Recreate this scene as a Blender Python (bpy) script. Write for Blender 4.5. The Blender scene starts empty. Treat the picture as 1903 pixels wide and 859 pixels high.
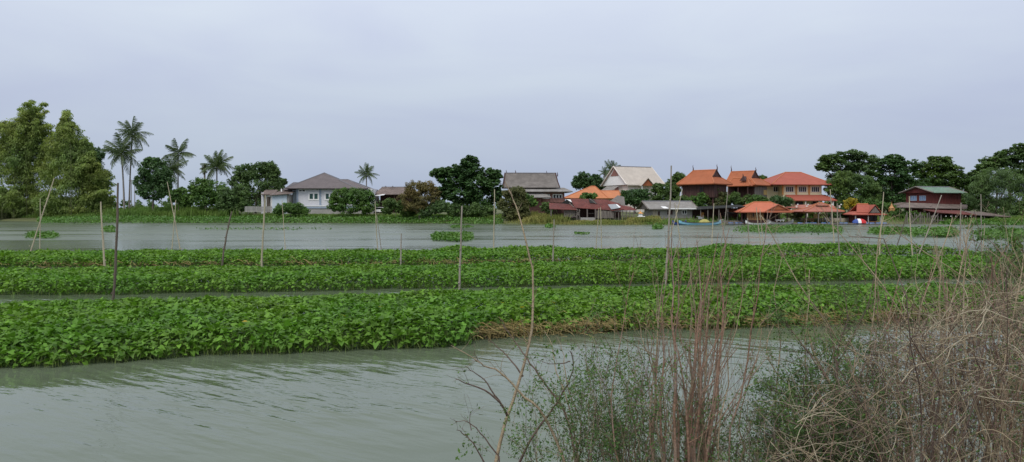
import bpy, math, random
import numpy as np
from mathutils import Vector, Matrix

R = random.Random(7)
NR = np.random.default_rng(11)
SC = bpy.context.scene
COL = SC.collection
F = 1374.0            # focal length in photograph pixels
HORIZ = 387.0         # horizon row
CAMZ = 3.0

# ------------------------------------------------------------------ camera
cam = bpy.data.cameras.new('camera')
cam.sensor_width = 36.0
cam.lens = 36.0 * F / 1903.0
cam.shift_y = -(429.5 - HORIZ) / 1903.0
cam.clip_start = 0.05
cam.clip_end = 9000
camo = bpy.data.objects.new('camera', cam)
camo.location = (0, 0, CAMZ)
camo.rotation_euler = (math.radians(90), 0, 0)
COL.objects.link(camo)
SC.camera = camo

# ------------------------------------------------------------------ sky, sun, exposure
SUN_EL, SUN_ROT = math.radians(54), math.radians(205)
world = bpy.data.worlds.new('World')
SC.world = world
world.use_nodes = True
wn, wl = world.node_tree.nodes, world.node_tree.links
wn.clear()
wout = wn.new('ShaderNodeOutputWorld')
sky = wn.new('ShaderNodeTexSky')
sky.sky_type = 'NISHITA'
sky.sun_disc = False
sky.sun_elevation = SUN_EL
sky.sun_rotation = SUN_ROT
sky.dust_density = 5.0
bg1 = wn.new('ShaderNodeBackground')
bg1.inputs[1].default_value = 0.06
wl.new(sky.outputs[0], bg1.inputs[0])
tc = wn.new('ShaderNodeTexCoord')
sep = wn.new('ShaderNodeSeparateXYZ')
wl.new(tc.outputs['Generated'], sep.inputs[0])
ramp = wn.new('ShaderNodeValToRGB')            # overcast dome: paler upwards
ramp.color_ramp.elements[0].position = 0.0
ramp.color_ramp.elements[0].color = (0.365, 0.425, 0.520, 1)
ramp.color_ramp.elements[1].position = 1.0
ramp.color_ramp.elements[1].color = (0.76, 0.79, 0.85, 1)
e = ramp.color_ramp.elements.new(0.12); e.color = (0.445, 0.500, 0.603, 1)
e = ramp.color_ramp.elements.new(0.30); e.color = (0.605, 0.660, 0.755, 1)
wl.new(sep.outputs[2], ramp.inputs[0])
mp = wn.new('ShaderNodeMapping')
mp.inputs['Scale'].default_value = (1.0, 1.0, 4.5)
wl.new(tc.outputs['Generated'], mp.inputs[0])
nz = wn.new('ShaderNodeTexNoise')
nz.inputs['Scale'].default_value = 2.3
nz.inputs['Detail'].default_value = 6
nz.inputs['Roughness'].default_value = 0.5
nz.inputs['Distortion'].default_value = 0.5
wl.new(mp.outputs[0], nz.inputs[0])
cr2 = wn.new('ShaderNodeValToRGB')             # thin grey-lilac and whitish layers
cr2.color_ramp.elements[0].position = 0.30
cr2.color_ramp.elements[0].color = (0.92, 0.92, 0.99, 1)
cr2.color_ramp.elements[1].position = 0.72
cr2.color_ramp.elements[1].color = (1.07, 1.08, 1.05, 1)
wl.new(nz.outputs[0], cr2.inputs[0])
mul = wn.new('ShaderNodeMix'); mul.data_type = 'RGBA'; mul.blend_type = 'MULTIPLY'
mul.inputs[0].default_value = 1.0
wl.new(ramp.outputs[0], mul.inputs[6]); wl.new(cr2.outputs[0], mul.inputs[7])
bg2 = wn.new('ShaderNodeBackground')
bg2.inputs[1].default_value = 0.94
wl.new(mul.outputs[2], bg2.inputs[0])
mixw = wn.new('ShaderNodeMixShader')
mixw.inputs[0].default_value = 0.93
wl.new(bg1.outputs[0], mixw.inputs[1]); wl.new(bg2.outputs[0], mixw.inputs[2])
wl.new(mixw.outputs[0], wout.inputs[0])

sun = bpy.data.lights.new('sun', 'SUN')
sun.energy = 1.5
sun.angle = math.radians(30)
sun.color = (1.0, 0.97, 0.92)
suno = bpy.data.objects.new('sun', sun)
# the Nishita sun at rotation r stands towards (sin r, cos r)
sd = Vector((math.sin(SUN_ROT) * math.cos(SUN_EL), math.cos(SUN_ROT) * math.cos(SUN_EL), math.sin(SUN_EL)))
suno.rotation_euler = sd.to_track_quat('Z', 'Y').to_euler()
COL.objects.link(suno)

SC.view_settings.view_transform = 'Standard'
SC.view_settings.look = 'None'
SC.view_settings.gamma = 1
SC.view_settings.use_curve_mapping = False
SC.view_settings.exposure = 0.40
SC.cycles.max_bounces = 6
SC.cycles.diffuse_bounces = 3
SC.cycles.transmission_bounces = 3
SC.cycles.transparent_max_bounces = 4

# ------------------------------------------------------------------ helpers
def ux(px): return (px - 951.5) / F
def W(px, py, D): return Vector((ux(px) * D, D, CAMZ - (py - HORIZ) / F * D))

class MB:
    def __init__(s): s.v = []; s.f = []
    def poly(s, pts):
        n = len(s.v); s.v += [tuple(p) for p in pts]; s.f.append(tuple(range(n, n + len(pts)))); return s
    def box(s, x0, x1, y0, y1, z0, z1):
        n = len(s.v)
        s.v += [(x0,y0,z0),(x1,y0,z0),(x1,y1,z0),(x0,y1,z0),(x0,y0,z1),(x1,y0,z1),(x1,y1,z1),(x0,y1,z1)]
        s.f += [tuple(n + i for i in q) for q in ((3,2,1,0),(4,5,6,7),(0,1,5,4),(1,2,6,5),(2,3,7,6),(3,0,4,7))]
        return s
    def loft(s, rings, cap=True):
        n = len(s.v)
        for (x0,x1,y0,y1,z) in rings: s.v += [(x0,y0,z),(x1,y0,z),(x1,y1,z),(x0,y1,z)]
        for k in range(len(rings)-1):
            a = n + 4*k
            for i in range(4):
                j = (i+1) % 4
                s.f.append((a+i, a+j, a+4+j, a+4+i))
        if cap:
            s.f.append((n+3,n+2,n+1,n)); m = n + 4*(len(rings)-1)
            x0,x1,y0,y1,z = rings[-1]
            if abs(x1-x0) > .01 and abs(y1-y0) > .01: s.f.append((m,m+1,m+2,m+3))
        return s
    def slab(s, pts, t):
        """a sheet given by its upper corners, thickness t straight down"""
        n = len(s.v); k = len(pts)
        s.v += [tuple(p) for p in pts] + [(p[0], p[1], p[2]-t) for p in pts]
        s.f.append(tuple(range(n, n+k))); s.f.append(tuple(range(n+2*k-1, n+k-1, -1)))
        for i in range(k):
            j = (i+1) % k; s.f.append((n+i, n+k+i, n+k+j, n+j))
        return s
    def tube(s, pts, rad, sides=6):
        v, f = tube_arr(pts, rad, sides); n = len(s.v)
        s.v += [tuple(p) for p in v]; s.f += [tuple(int(i)+n for i in q) for q in f]
        return s
    def lathe(s, prof, c=(0,0,0), sides=12):
        n = len(s.v)
        for r, z in prof:
            for i in range(sides):
                a = 2*math.pi*i/sides; s.v.append((c[0]+r*math.cos(a), c[1]+r*math.sin(a), c[2]+z))
        for k in range(len(prof)-1):
            for i in range(sides):
                j = (i+1) % sides; a = n+k*sides
                s.f.append((a+i, a+j, a+sides+j, a+sides+i))
        s.f.append(tuple(range(n+sides-1, n-1, -1))); m = n+(len(prof)-1)*sides
        s.f.append(tuple(range(m, m+sides)))
        return s
    def mesh(s, name, smooth=False):
        me = bpy.data.meshes.new(name); me.from_pydata(s.v, [], s.f); me.update()
        if smooth: me.polygons.foreach_set('use_smooth', [True]*len(me.polygons))
        return me

def tube_arr(pts, rad, sides=4):
    P = np.array([tuple(p) for p in pts], float); n = len(P)
    rad = np.full(n, rad, float) if np.isscalar(rad) else np.array(rad, float)
    T = np.gradient(P, axis=0); T /= np.linalg.norm(T, axis=1)[:, None] + 1e-9
    ref = np.array([0.31, 0.95, 0.05]) if abs(T[0][1]) < .8 else np.array([1., 0, 0.1])
    A = np.cross(T, ref); A /= np.linalg.norm(A, axis=1)[:, None] + 1e-9
    B = np.cross(T, A)
    an = np.arange(sides) * 2*math.pi/sides
    V = P[:, None, :] + rad[:, None, None]*(np.cos(an)[None, :, None]*A[:, None, :] + np.sin(an)[None, :, None]*B[:, None, :])
    V = V.reshape(-1, 3)
    i = np.arange(sides); j = (i+1) % sides
    Fq = np.concatenate([np.stack([k*sides+i, k*sides+j, (k+1)*sides+j, (k+1)*sides+i], 1) for k in range(n-1)])
    return V, Fq

class NB:
    """numpy accumulator of tris or quads with one tint per vertex"""
    def __init__(s, k): s.k = k; s.v = []; s.f = []; s.t = []; s.n = 0
    def add(s, v, f, tint=1.0):
        v = np.asarray(v, float).reshape(-1, 3); f = np.asarray(f, np.int64).reshape(-1, s.k)
        s.v.append(v); s.f.append(f + s.n); s.n += len(v)
        s.t.append(np.broadcast_to(np.asarray(tint, float).reshape(-1, 1) if np.ndim(tint) else np.full((1, 1), tint), (len(v), 1)))
    def mesh(s, name, off=(0, 0, 0), smooth=False):
        v = np.concatenate(s.v) - np.array(tuple(off)); f = np.concatenate(s.f); t = np.concatenate(s.t)
        me = bpy.data.meshes.new(name)
        me.vertices.add(len(v)); me.vertices.foreach_set('co', v.astype(np.float32).ravel())
        me.loops.add(f.size); me.loops.foreach_set('vertex_index', f.astype(np.int32).ravel())
        me.polygons.add(len(f)); me.polygons.foreach_set('loop_start', (np.arange(len(f))*s.k).astype(np.int32))
        try: me.polygons.foreach_set('loop_total', np.full(len(f), s.k, np.int32))
        except Exception: pass
        at = me.attributes.new('tint', 'FLOAT', 'POINT'); at.data.foreach_set('value', t.astype(np.float32).ravel())
        if smooth: me.polygons.foreach_set('use_smooth', np.ones(len(f), bool))
        me.update(calc_edges=True); me.validate()
        return me

def tag(o, label=None, cat=None, group=None, kind=None):
    if label: o['label'] = label
    if cat: o['category'] = cat
    if group: o['group'] = group
    if kind: o['kind'] = kind
    return o
def link(name, me, mat, parent=None):
    o = bpy.data.objects.new(name, me); COL.objects.link(o)
    if mat is not None:
        me.materials.clear(); me.materials.append(mat)
    if parent is not None: o.parent = parent
    return o
def thing(name, label, cat, loc=(0,0,0), rz=0, group=None):
    o = bpy.data.objects.new(name, None); COL.objects.link(o); o.empty_display_size = .3
    o.location = loc; o.rotation_euler = (0, 0, rz)
    return tag(o, label, cat, group)
def part(name, mb, mat, parent, smooth=False, label=None):
    o = link(name, mb.mesh(name, smooth), mat, parent)
    if label: o['label'] = label
    return o

# ------------------------------------------------------------------ materials
def mat_nodes(name):
    m = bpy.data.materials.new(name); m.use_nodes = True
    n, l = m.node_tree.nodes, m.node_tree.links
    return m, n, l, n['Principled BSDF']
def mixrgb(n, l, fac, a, b, blend='MIX'):
    x = n.new('ShaderNodeMix'); x.data_type = 'RGBA'; x.blend_type = blend
    for s, v in ((0, fac), (6, a), (7, b)):
        if hasattr(v, 'is_linked'): l.new(v, x.inputs[s])
        elif s == 0: x.inputs[0].default_value = v
        else: x.inputs[s].default_value = (*v, 1) if len(v) == 3 else v
    return x.outputs[2]
def noise(n, l, scale, detail=4, rough=.55, vec=None, coord='Object', stretch=None):
    t = n.new('ShaderNodeTexNoise'); t.inputs['Scale'].default_value = scale
    t.inputs['Detail'].default_value = detail; t.inputs['Roughness'].default_value = rough
    if vec is None:
        c = n.new('ShaderNodeTexCoord'); vec = c.outputs[coord]
        if stretch:
            mpn = n.new('ShaderNodeMapping'); mpn.inputs['Scale'].default_value = stretch
            l.new(vec, mpn.inputs[0]); vec = mpn.outputs[0]
    l.new(vec, t.inputs[0]); return t.outputs[0]
def ramp2(n, l, src, p0, p1, c0=(0,0,0), c1=(1,1,1)):
    r = n.new('ShaderNodeValToRGB')
    r.color_ramp.elements[0].position = p0; r.color_ramp.elements[0].color = (*c0, 1)
    r.color_ramp.elements[1].position = p1; r.color_ramp.elements[1].color = (*c1, 1)
    l.new(src, r.inputs[0]); return r.outputs[0]

def solid(name, col, rough=.7, var=.25, scale=1.5, stain=None, stain_amt=.5, bump=0, bscale=8, stretch=None, spec=.3, metal=0):
    m, n, l, b = mat_nodes(name)
    d = tuple(c*(1-var) for c in col); u = tuple(min(1, c*(1+var*.6)) for c in col)
    c = ramp2(n, l, noise(n, l, scale, 6, .6, stretch=stretch), .3, .7, d, u)
    if stain:
        c = mixrgb(n, l, ramp2(n, l, noise(n, l, scale*.45, 7, .7, stretch=stretch), .48, .68, (0,)*3, (stain_amt,)*3), c, stain)
    l.new(c, b.inputs['Base Color'])
    b.inputs['Roughness'].default_value = rough; b.inputs['Specular IOR Level'].default_value = spec
    b.inputs['Metallic'].default_value = metal
    if bump:
        bp = n.new('ShaderNodeBump'); bp.inputs['Strength'].default_value = bump; bp.inputs['Distance'].default_value = .05
        l.new(noise(n, l, bscale, 4, .6, stretch=stretch), bp.inputs['Height']); l.new(bp.outputs[0], b.inputs['Normal'])
    return m

def roofmat(name, col, var=.22, stain=(.1,.08,.07), amt=.4, rows=2.6, axis='Z', rough=.75):
    m, n, l, b = mat_nodes(name)
    c = ramp2(n, l, noise(n, l, .8, 8, .65), .3, .72, tuple(x*(1-var) for x in col), tuple(min(1, x*(1+var)) for x in col))
    c = mixrgb(n, l, ramp2(n, l, noise(n, l, .35, 8, .75, stretch=(1, 1, .35)), .45, .7, (0,)*3, (amt,)*3), c, stain)
    w = n.new('ShaderNodeTexWave'); w.bands_direction = axis; w.inputs['Scale'].default_value = rows
    w.inputs['Distortion'].default_value = .4; w.inputs['Detail'].default_value = 2
    tcn = n.new('ShaderNodeTexCoord'); l.new(tcn.outputs['Object'], w.inputs[0])
    c = mixrgb(n, l, ramp2(n, l, w.outputs[1], .0, .5, (.3,)*3, (0,)*3), c, tuple(x*.62 for x in col))
    l.new(c, b.inputs['Base Color']); b.inputs['Roughness'].default_value = rough
    b.inputs['Specular IOR Level'].default_value = .25
    bp = n.new('ShaderNodeBump'); bp.inputs['Strength'].default_value = .6; bp.inputs['Distance'].default_value = .06
    l.new(w.outputs[1], bp.inputs['Height']); l.new(bp.outputs[0], b.inputs['Normal'])
    return m

def foliage(name, col, trans=.3, hue=(1.25, 1.05, .7), rough=.5, patch=.25, dead=None, dead_amt=0, spec=.35):
    """leaf material: per-leaf tint attribute, drift of hue from clump to clump"""
    m, n, l, b = mat_nodes(name)
    a = n.new('ShaderNodeAttribute'); a.attribute_name = 'tint'
    base = mixrgb(n, l, ramp2(n, l, noise(n, l, patch, 3, .6), .35, .65), col, tuple(x*h for x, h in zip(col, hue)))
    if dead: base = mixrgb(n, l, ramp2(n, l, noise(n, l, patch*2.2, 4, .6), .5, .66, (0,)*3, (dead_amt,)*3), base, dead)
    c = mixrgb(n, l, 1.0, base, a.outputs['Color'], 'MULTIPLY')
    l.new(c, b.inputs['Base Color']); b.inputs['Roughness'].default_value = rough
    b.inputs['Specular IOR Level'].default_value = spec
    tr = n.new('ShaderNodeBsdfTranslucent')
    l.new(mixrgb(n, l, 1.0, c, (1.1, 1.25, .6), 'MULTIPLY'), tr.inputs[0])
    mx = n.new('ShaderNodeMixShader'); mx.inputs[0].default_value = trans
    l.new(b.outputs[0], mx.inputs[1]); l.new(tr.outputs[0], mx.inputs[2])
    l.new(mx.outputs[0], n['Material Output'].inputs[0])
    return m

M = {}
M['bed'] = foliage('bed_leaf', (.096, .215, .028), .30, (1.28, 1.08, .9), .5, .35, spec=.22)
M['stem'] = foliage('bed_stem', (.16, .24, .07), .1)
M['straw'] = foliage('straw', (.30, .235, .10), .1, (.75, .72, .6), .8, 1.2)
M['hyacinth'] = foliage('hyacinth', (.080, .180, .034), .28, (1.2, 1.05, .9), .45, .15)
M['bamboo'] = foliage('bamboo_leaf', (.185, .275, .088), .45, (1.35, 1.05, .7), .6, .10)
M['dark'] = foliage('dark_leaf', (.054, .112, .038), .3, (1.3, 1.25, 1.0), .5, .15)
M['mid'] = foliage('mid_leaf', (.070, .130, .036), .28, (1.4, 1.2, .8), .55, .2)
M['bush'] = foliage('bush_leaf', (.075, .155, .034), .3, (1.3, 1.15, .9), .55, .3)
M['olive'] = foliage('olive_leaf', (.105, .125, .048), .28, (1.2, 1.0, .8), .6, .3)
M['rust'] = foliage('rust_leaf', (.130, .120, .042), .25, (1.2, .95, .8), .65, .35)
M['rain'] = foliage('rain_tree_leaf', (.080, .140, .050), .32, (1.35, 1.25, .9), .55, .12)
M['palm'] = foliage('palm_leaf', (.065, .105, .042), .2, (1.3, 1.1, .9), .45, .3)
M['yellow'] = foliage('yellow_flower', (.55, .40, .025), .3, (.35, .5, 1.0), .6, .9)
M['grass'] = foliage('grass_blade', (.135, .235, .055), .35, (1.15, 1.0, .9), .7, .12)
M['drygrass'] = foliage('dry_grass', (.30, .27, .09), .25, (.6, .8, .6), .8, .25)
M['feather'] = foliage('feather_leaf', (.062, .135, .030), .3, (1.25, 1.05, .8), .55, 1.5)
M['bark'] = solid('bark', (.17, .14, .115), .9, .35, 3, bump=.5)
M['palmbark'] = solid('palm_bark', (.26, .235, .21), .9, .3, 2, bump=.4)
M['redstem'] = solid('red_stem', (.265, .165, .112), .8, .35, 6, (.40, .34, .29), .6, .4, 30)
M['drystem'] = solid('dry_stem', (.33, .265, .170), .85, .35, 5, (.20, .15, .115), .7, .4, 30)
M['darkstem'] = solid('dark_stem', (.135, .095, .075), .8, .35, 6, (.25, .20, .16), .5, .4, 30)
M['olivecane'] = solid('olive_cane', (.11, .12, .05), .7, .3, 2)
M['palebamboo'] = solid('pale_bamboo', (.44, .385, .27), .6, .25, 2, (.30, .26, .2), .6, .2, 10, (1, 1, .4))
M['greybamboo'] = solid('grey_bamboo', (.30, .265, .22), .7, .3, 2, (.15, .12, .10), .6, .2, 10, (1, 1, .4))
M['darkbamboo'] = solid('dark_bamboo', (.125, .098, .078), .7, .35, 2, (.22, .18, .14), .6, .2, 10, (1, 1, .4))
M['whitewall'] = solid('white_wall', (.64, .635, .67), .8, .08, .8, (.5, .5, .52), .4)
M['bluetrim'] = solid('blue_trim', (.30, .36, .45), .7, .1, 1)
M['bluewall'] = solid('pale_blue_wall', (.55, .63, .70), .8, .1, 1)
M['white'] = solid('white_paint', (.78, .78, .77), .5, .06, 1)
M['cream'] = solid('cream_wall', (.86, .75, .50), .8, .08, .8, (.6, .5, .33), .3)
M['palecream'] = solid('pale_cream_wall', (.72, .66, .60), .8, .1, .8, (.5, .46, .42), .4)
M['orangetrim'] = solid('orange_trim', (.62, .29, .09), .7, .12, 1)
M['glass'] = solid('dark_glass', (.012, .014, .016), .15, .3, 1, spec=.3)
M['greenglass'] = solid('green_glass', (.012, .06, .045), .08, .3, 1, spec=.6)
M['blueglass'] = solid('blue_window', (.20, .30, .48), .25, .2, 2)
M['brick'] = solid('brick_wall', (.27, .135, .115), .9, .3, 2.5, (.16, .09, .08), .5)
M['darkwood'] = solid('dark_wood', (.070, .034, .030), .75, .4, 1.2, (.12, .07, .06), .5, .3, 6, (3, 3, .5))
M['greywood'] = solid('grey_wood', (.19, .165, .145), .85, .4, 1.5, (.09, .075, .065), .7, .3, 6, (3, 3, .5))
M['redwood'] = solid('red_wood', (.135, .034, .030), .75, .35, 1.2, (.08, .03, .03), .5, .3, 6, (3, 3, .5))
M['wood'] = solid('brown_wood', (.32, .17, .075), .7, .3, 1.5, (.2, .1, .05), .5)
M['oak'] = solid('yellow_wood', (.48, .33, .13), .7, .25, 1.5)
M['concrete'] = solid('concrete', (.34, .33, .31), .9, .25, 1, (.2, .19, .17), .6)
M['beige'] = solid('beige_wall', (.42, .37, .29), .9, .2, 1, (.25, .22, .17), .6)
M['shade'] = solid('dark_cloth', (.022, .024, .022), .9, .3, 1)
M['bluepaint'] = solid('blue_paint', (.22, .47, .62), .5, .2, 1, (.3, .35, .36), .5)
M['barrel'] = solid('blue_barrel', (.08, .17, .36), .4, .2, 2, (.2, .25, .3), .4)
M['tarpred'] = solid('red_cloth', (.55, .035, .04), .7, .12, 2)
M['tarpblue'] = solid('blue_cloth', (.05, .09, .30), .7, .12, 2)
M['tarpyellow'] = solid('olive_tarp', (.36, .33, .10), .7, .25, 2)
M['gold'] = solid('ochre_paint', (.46, .24, .10), .6, .2, 2)
M['metal'] = solid('grey_metal', (.32, .33, .34), .5, .2, 2, metal=.3)
M['r_grey'] = roofmat('grey_tile', (.150, .128, .128), .14, (.10, .09, .09), .3)
M['r_old'] = roofmat('old_tile', (.185, .165, .15), .3, (.09, .08, .07), .6)
M['r_fibre'] = roofmat('fibre_sheet', (.30, .285, .265), .25, (.14, .12, .10), .6, 4, 'X')
M['r_orange'] = roofmat('orange_tile', (.37, .118, .052), .14, (.30, .11, .05), .35)
M['r_orange2'] = roofmat('pale_orange_tile', (.50, .190, .085), .14, (.38, .17, .09), .35)
M['r_red'] = roofmat('red_tile', (.36, .098, .066), .12, (.30, .09, .06), .3)
M['r_redold'] = roofmat('faded_red_tile', (.36, .135, .095), .15, (.22, .11, .09), .4)
M['r_salmon'] = roofmat('salmon_tile', (.50, .155, .088), .12, (.45, .16, .09), .3)
M['r_pale'] = roofmat('pale_tile', (.50, .445, .385), .12, (.36, .32, .28), .4)
M['r_rust'] = roofmat('rusty_sheet', (.175, .052, .042), .4, (.09, .045, .04), .7, 5, 'X')
M['r_green'] = roofmat('green_sheet', (.17, .27, .20), .25, (.20, .20, .16), .6, 4, 'X')
M['r_brown'] = roofmat('brown_sheet', (.20, .155, .135), .35, (.10, .08, .07), .6, 4, 'X')
M['ridge'] = solid('ridge_cap', (.45, .16, .07), .7, .15, 2)
M['ridgegrey'] = solid('ridge_cap_grey', (.19, .19, .21), .7, .15, 2)

def soilmat(name, c1, c2, scale=.4):
    m, n, l, b = mat_nodes(name)
    c = ramp2(n, l, noise(n, l, scale, 8, .65), .35, .65, c1, c2)
    l.new(c, b.inputs['Base Color']); b.inputs['Roughness'].default_value = .95
    bp = n.new('ShaderNodeBump'); bp.inputs['Strength'].default_value = .6; bp.inputs['Distance'].default_value = .1
    l.new(noise(n, l, 6, 5, .65), bp.inputs['Height']); l.new(bp.outputs[0], b.inputs['Normal'])
    return m
M['soil'] = soilmat('far_soil', (.12, .115, .05), (.08, .11, .035))
M['mud'] = soilmat('mud', (.10, .085, .06), (.15, .125, .085), 1.5)

def watermat():
    m, n, l, b = mat_nodes('river_water')
    tcn = n.new('ShaderNodeTexCoord'); P = tcn.outputs['Object']
    def mapped(sc, rot=0):
        q = n.new('ShaderNodeMapping'); q.inputs['Scale'].default_value = sc; q.inputs['Rotation'].default_value = (0, 0, rot)
        l.new(P, q.inputs[0]); return q.outputs[0]
    def math_(op, x, y, z=None):
        q = n.new('ShaderNodeMath'); q.operation = op
        for i, v in enumerate((x, y, z)):
            if v is None: continue
            if hasattr(v, 'is_linked'): l.new(v, q.inputs[i])
            else: q.inputs[i].default_value = v
        return q.outputs[0]
    l.new(ramp2(n, l, noise(n, l, .22, 4, .5, vec=mapped((1, .6, 1))), .3, .7, (.092, .116, .072), (.110, .136, .088)), b.inputs['Base Color'])
    b.inputs['IOR'].default_value = 1.333; b.inputs['Specular IOR Level'].default_value = .5
    sp = n.new('ShaderNodeSeparateXYZ'); l.new(P, sp.inputs[0])
    # sheltered water by the beds is glassy, the open channel beyond them carries a fine wind chop
    op = n.new('ShaderNodeMapRange'); l.new(sp.outputs[1], op.inputs[0])
    op.inputs[1].default_value = 42; op.inputs[2].default_value = 75; op.inputs[3].default_value = 0; op.inputs[4].default_value = 1
    streak = ramp2(n, l, noise(n, l, 1.0, 4, .6, vec=mapped((.018, .11, 1), .06)), .36, .6, (.25,)*3, (1,)*3)
    chop = math_('MULTIPLY', op.outputs[0], streak)
    l.new(math_('MULTIPLY_ADD', chop, .36, .05), b.inputs['Roughness'])
    def crest(along, across, deg):                       # rotate first, then stretch, so that crests really run at that angle
        q = n.new('ShaderNodeMapping'); q.vector_type = 'TEXTURE'
        q.inputs['Scale'].default_value = (along, across, 1); q.inputs['Rotation'].default_value = (0, 0, math.radians(deg))
        l.new(P, q.inputs[0]); return q.outputs[0]
    n1 = noise(n, l, 1.0, 2, .45, vec=crest(1.5, .36, -38))
    n2 = noise(n, l, 1.0, 3, .5, vec=crest(.5, .15, -30))
    patch = ramp2(n, l, noise(n, l, 1.0, 3, .5, vec=mapped((.13, .24, 1), .25)), .40, .64, (.06,)*3, (1,)*3)
    hgt = math_('MULTIPLY', math_('MULTIPLY_ADD', n2, .42, n1), patch)
    bp = n.new('ShaderNodeBump'); bp.inputs['Strength'].default_value = .55; bp.inputs['Distance'].default_value = .10
    l.new(hgt, bp.inputs['Height']); l.new(bp.outputs[0], b.inputs['Normal'])
    return m
M['water'] = watermat()

# ------------------------------------------------------------------ setting
def interp(px, tab):
    return float(np.interp(px, [t[0] for t in tab], [t[1] for t in tab]))
EDGE = [(-900, 190), (-200, 178), (0, 172), (200, 160), (400, 153), (800, 147), (940, 139), (1100, 134), (1260, 133.5),
        (1450, 138.5), (1650, 140), (1750, 139), (1903, 133), (2300, 125), (2900, 118)]
PROF = [(-4, -1.6), (-1, -.35), (0, 0), (1, .3), (4, .65), (9, 1.2), (14, 1.6), (25, 1.95), (60, 2.1), (300, 2.2), (2500, 2.5)]
def edge(px): return interp(px, EDGE)
def gz(px, D): return interp(D - edge(px), PROF)

def structure(name, mb, mat, smooth=False):
    return tag(link(name, mb.mesh(name, smooth), mat), kind='structure')

mb = MB(); mb.poly([(-6000, -3000, -1.8), (6000, -3000, -1.8), (6000, 6000, -1.8), (-6000, 6000, -1.8)])
structure('riverbed_ground', mb, M['mud'])
mb = MB(); mb.poly([(-900, 1.0, 0), (900, 1.0, 0), (900, 260, 0), (-900, 260, 0)])
structure('river_water', mb, M['water'])
mb = MB(); pxs = list(range(-900, 2901, 40)); offs = [-4, -1, 0, 1, 2.5, 4, 6.5, 9, 14, 25, 60, 300, 2500]
for px in pxs:
    for o in offs:
        D = edge(px) + o; mb.v.append((ux(px)*D, D, interp(o, PROF) + (R.uniform(-.06, .06) if 0 < o < 60 else 0)))
k = len(offs)
for i in range(len(pxs)-1):
    for j in range(k-1): mb.f.append((i*k+j, (i+1)*k+j, (i+1)*k+j+1, i*k+j+1))
structure('far_bank', mb, M['soil'], True)
# near bank on which the viewer stands
def nearz(x, y):
    t = min(1, max(0, (x - .2) / 2.0)); t = t*t*(3-2*t)
    base = float(np.interp(y, [-60, 0, 2, 4, 6, 7.2, 8.5], [1.6, 1.5, 1.25, .75, .2, -.15, -1.0]))
    up = float(np.interp(y, [-60, 0, 2, 4, 5.5, 7, 8.5, 10], [0, 0, .1, .35, .45, .3, .1, 0])) * t
    return base + up
mb = MB(); xs = [-400, -120, -60, -30, -16] + [x*.5 for x in range(-24, 41)] + [30, 60, 120, 400]; ys = [-400, -60, -20, -8, -4, -2] + [y*.5 for y in range(-2, 20)]
for x in xs:
    for y in ys: mb.v.append((x, y, nearz(x, y) + (R.uniform(-.04, .04))))
k = len(ys)
for i in range(len(xs)-1):
    for j in range(k-1): mb.f.append((i*k+j, (i+1)*k+j, (i+1)*k+j+1, i*k+j+1))
structure('near_bank', mb, M['mud'], True)

# ------------------------------------------------------------------ leaf fields (planted beds in the river)
LEAF_V = np.array([[0, .10, 0], [-.27, -.08, .03], [-.37, .26, .055], [0, 1.0, -.13], [.37, .26, .055], [.27, -.08, .03], [0, .48, -.035]])
LEAF_F = np.array([[0, 6, 1], [1, 6, 2], [2, 6, 3], [3, 6, 4], [4, 6, 5], [5, 6, 0]])
ROUND_V = np.array([[0, .0, 0], [-.36, .18, .10], [-.42, .6, .14], [0, 1.0, .02], [.42, .6, .14], [.36, .18, .10], [0, .52, -.02]])
LITE_V = np.array([[0, 0, 0], [-.36, .2, .06], [0, 1.0, -.12], [.36, .2, .06]])
LITE_F = np.array([[0, 2, 1], [0, 3, 2]])
def rots(yaw, pitch, roll):
    cy, sy, cp, sp, cr, sr = np.cos(yaw), np.sin(yaw), np.cos(pitch), np.sin(pitch), np.cos(roll), np.sin(roll)
    n = len(yaw); Z = np.zeros(n); O = np.ones(n)
    Rz = np.stack([cy, -sy, Z, sy, cy, Z, Z, Z, O], 1).reshape(n, 3, 3)
    Rx = np.stack([O, Z, Z, Z, cp, -sp, Z, sp, cp], 1).reshape(n, 3, 3)
    Ry = np.stack([cr, Z, sr, Z, O, Z, -sr, Z, cr], 1).reshape(n, 3, 3)
    return Rz @ Rx @ Ry
def leaf_field(nb, pos, yaw, pitch, roll, size, tint, LV=LEAF_V, LF=LEAF_F):
    n = len(pos); Rm = rots(yaw, pitch, roll)
    V = np.einsum('nij,vj->nvi', Rm, LV) * size[:, None, None] + pos[:, None, :]
    Fi = (LF[None] + (np.arange(n)*len(LV))[:, None, None]).reshape(-1, 3)
    nb.add(V.reshape(-1, 3), Fi, np.repeat(tint, len(LV)))
def lump(x, y, s=1.0, ph=0.0):
    return (np.sin(x*1.1*s+ph)*np.cos(y*1.4*s+ph*1.7) + .6*np.sin(x*2.3*s+y*1.9*s+2*ph) + .5*np.cos(x*3.9*s-y*3.1*s+ph))/2.1
def tabf(tab, px): return np.interp(px, [t[0] for t in tab], [t[1] for t in tab])
def dbase(tab): return [(a, 4122.0/(b-HORIZ)) for a, b in tab]
def dtop(tab, h=.45): return [(a, (CAMZ-h)*F/(b-HORIZ)) for a, b in tab]

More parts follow.
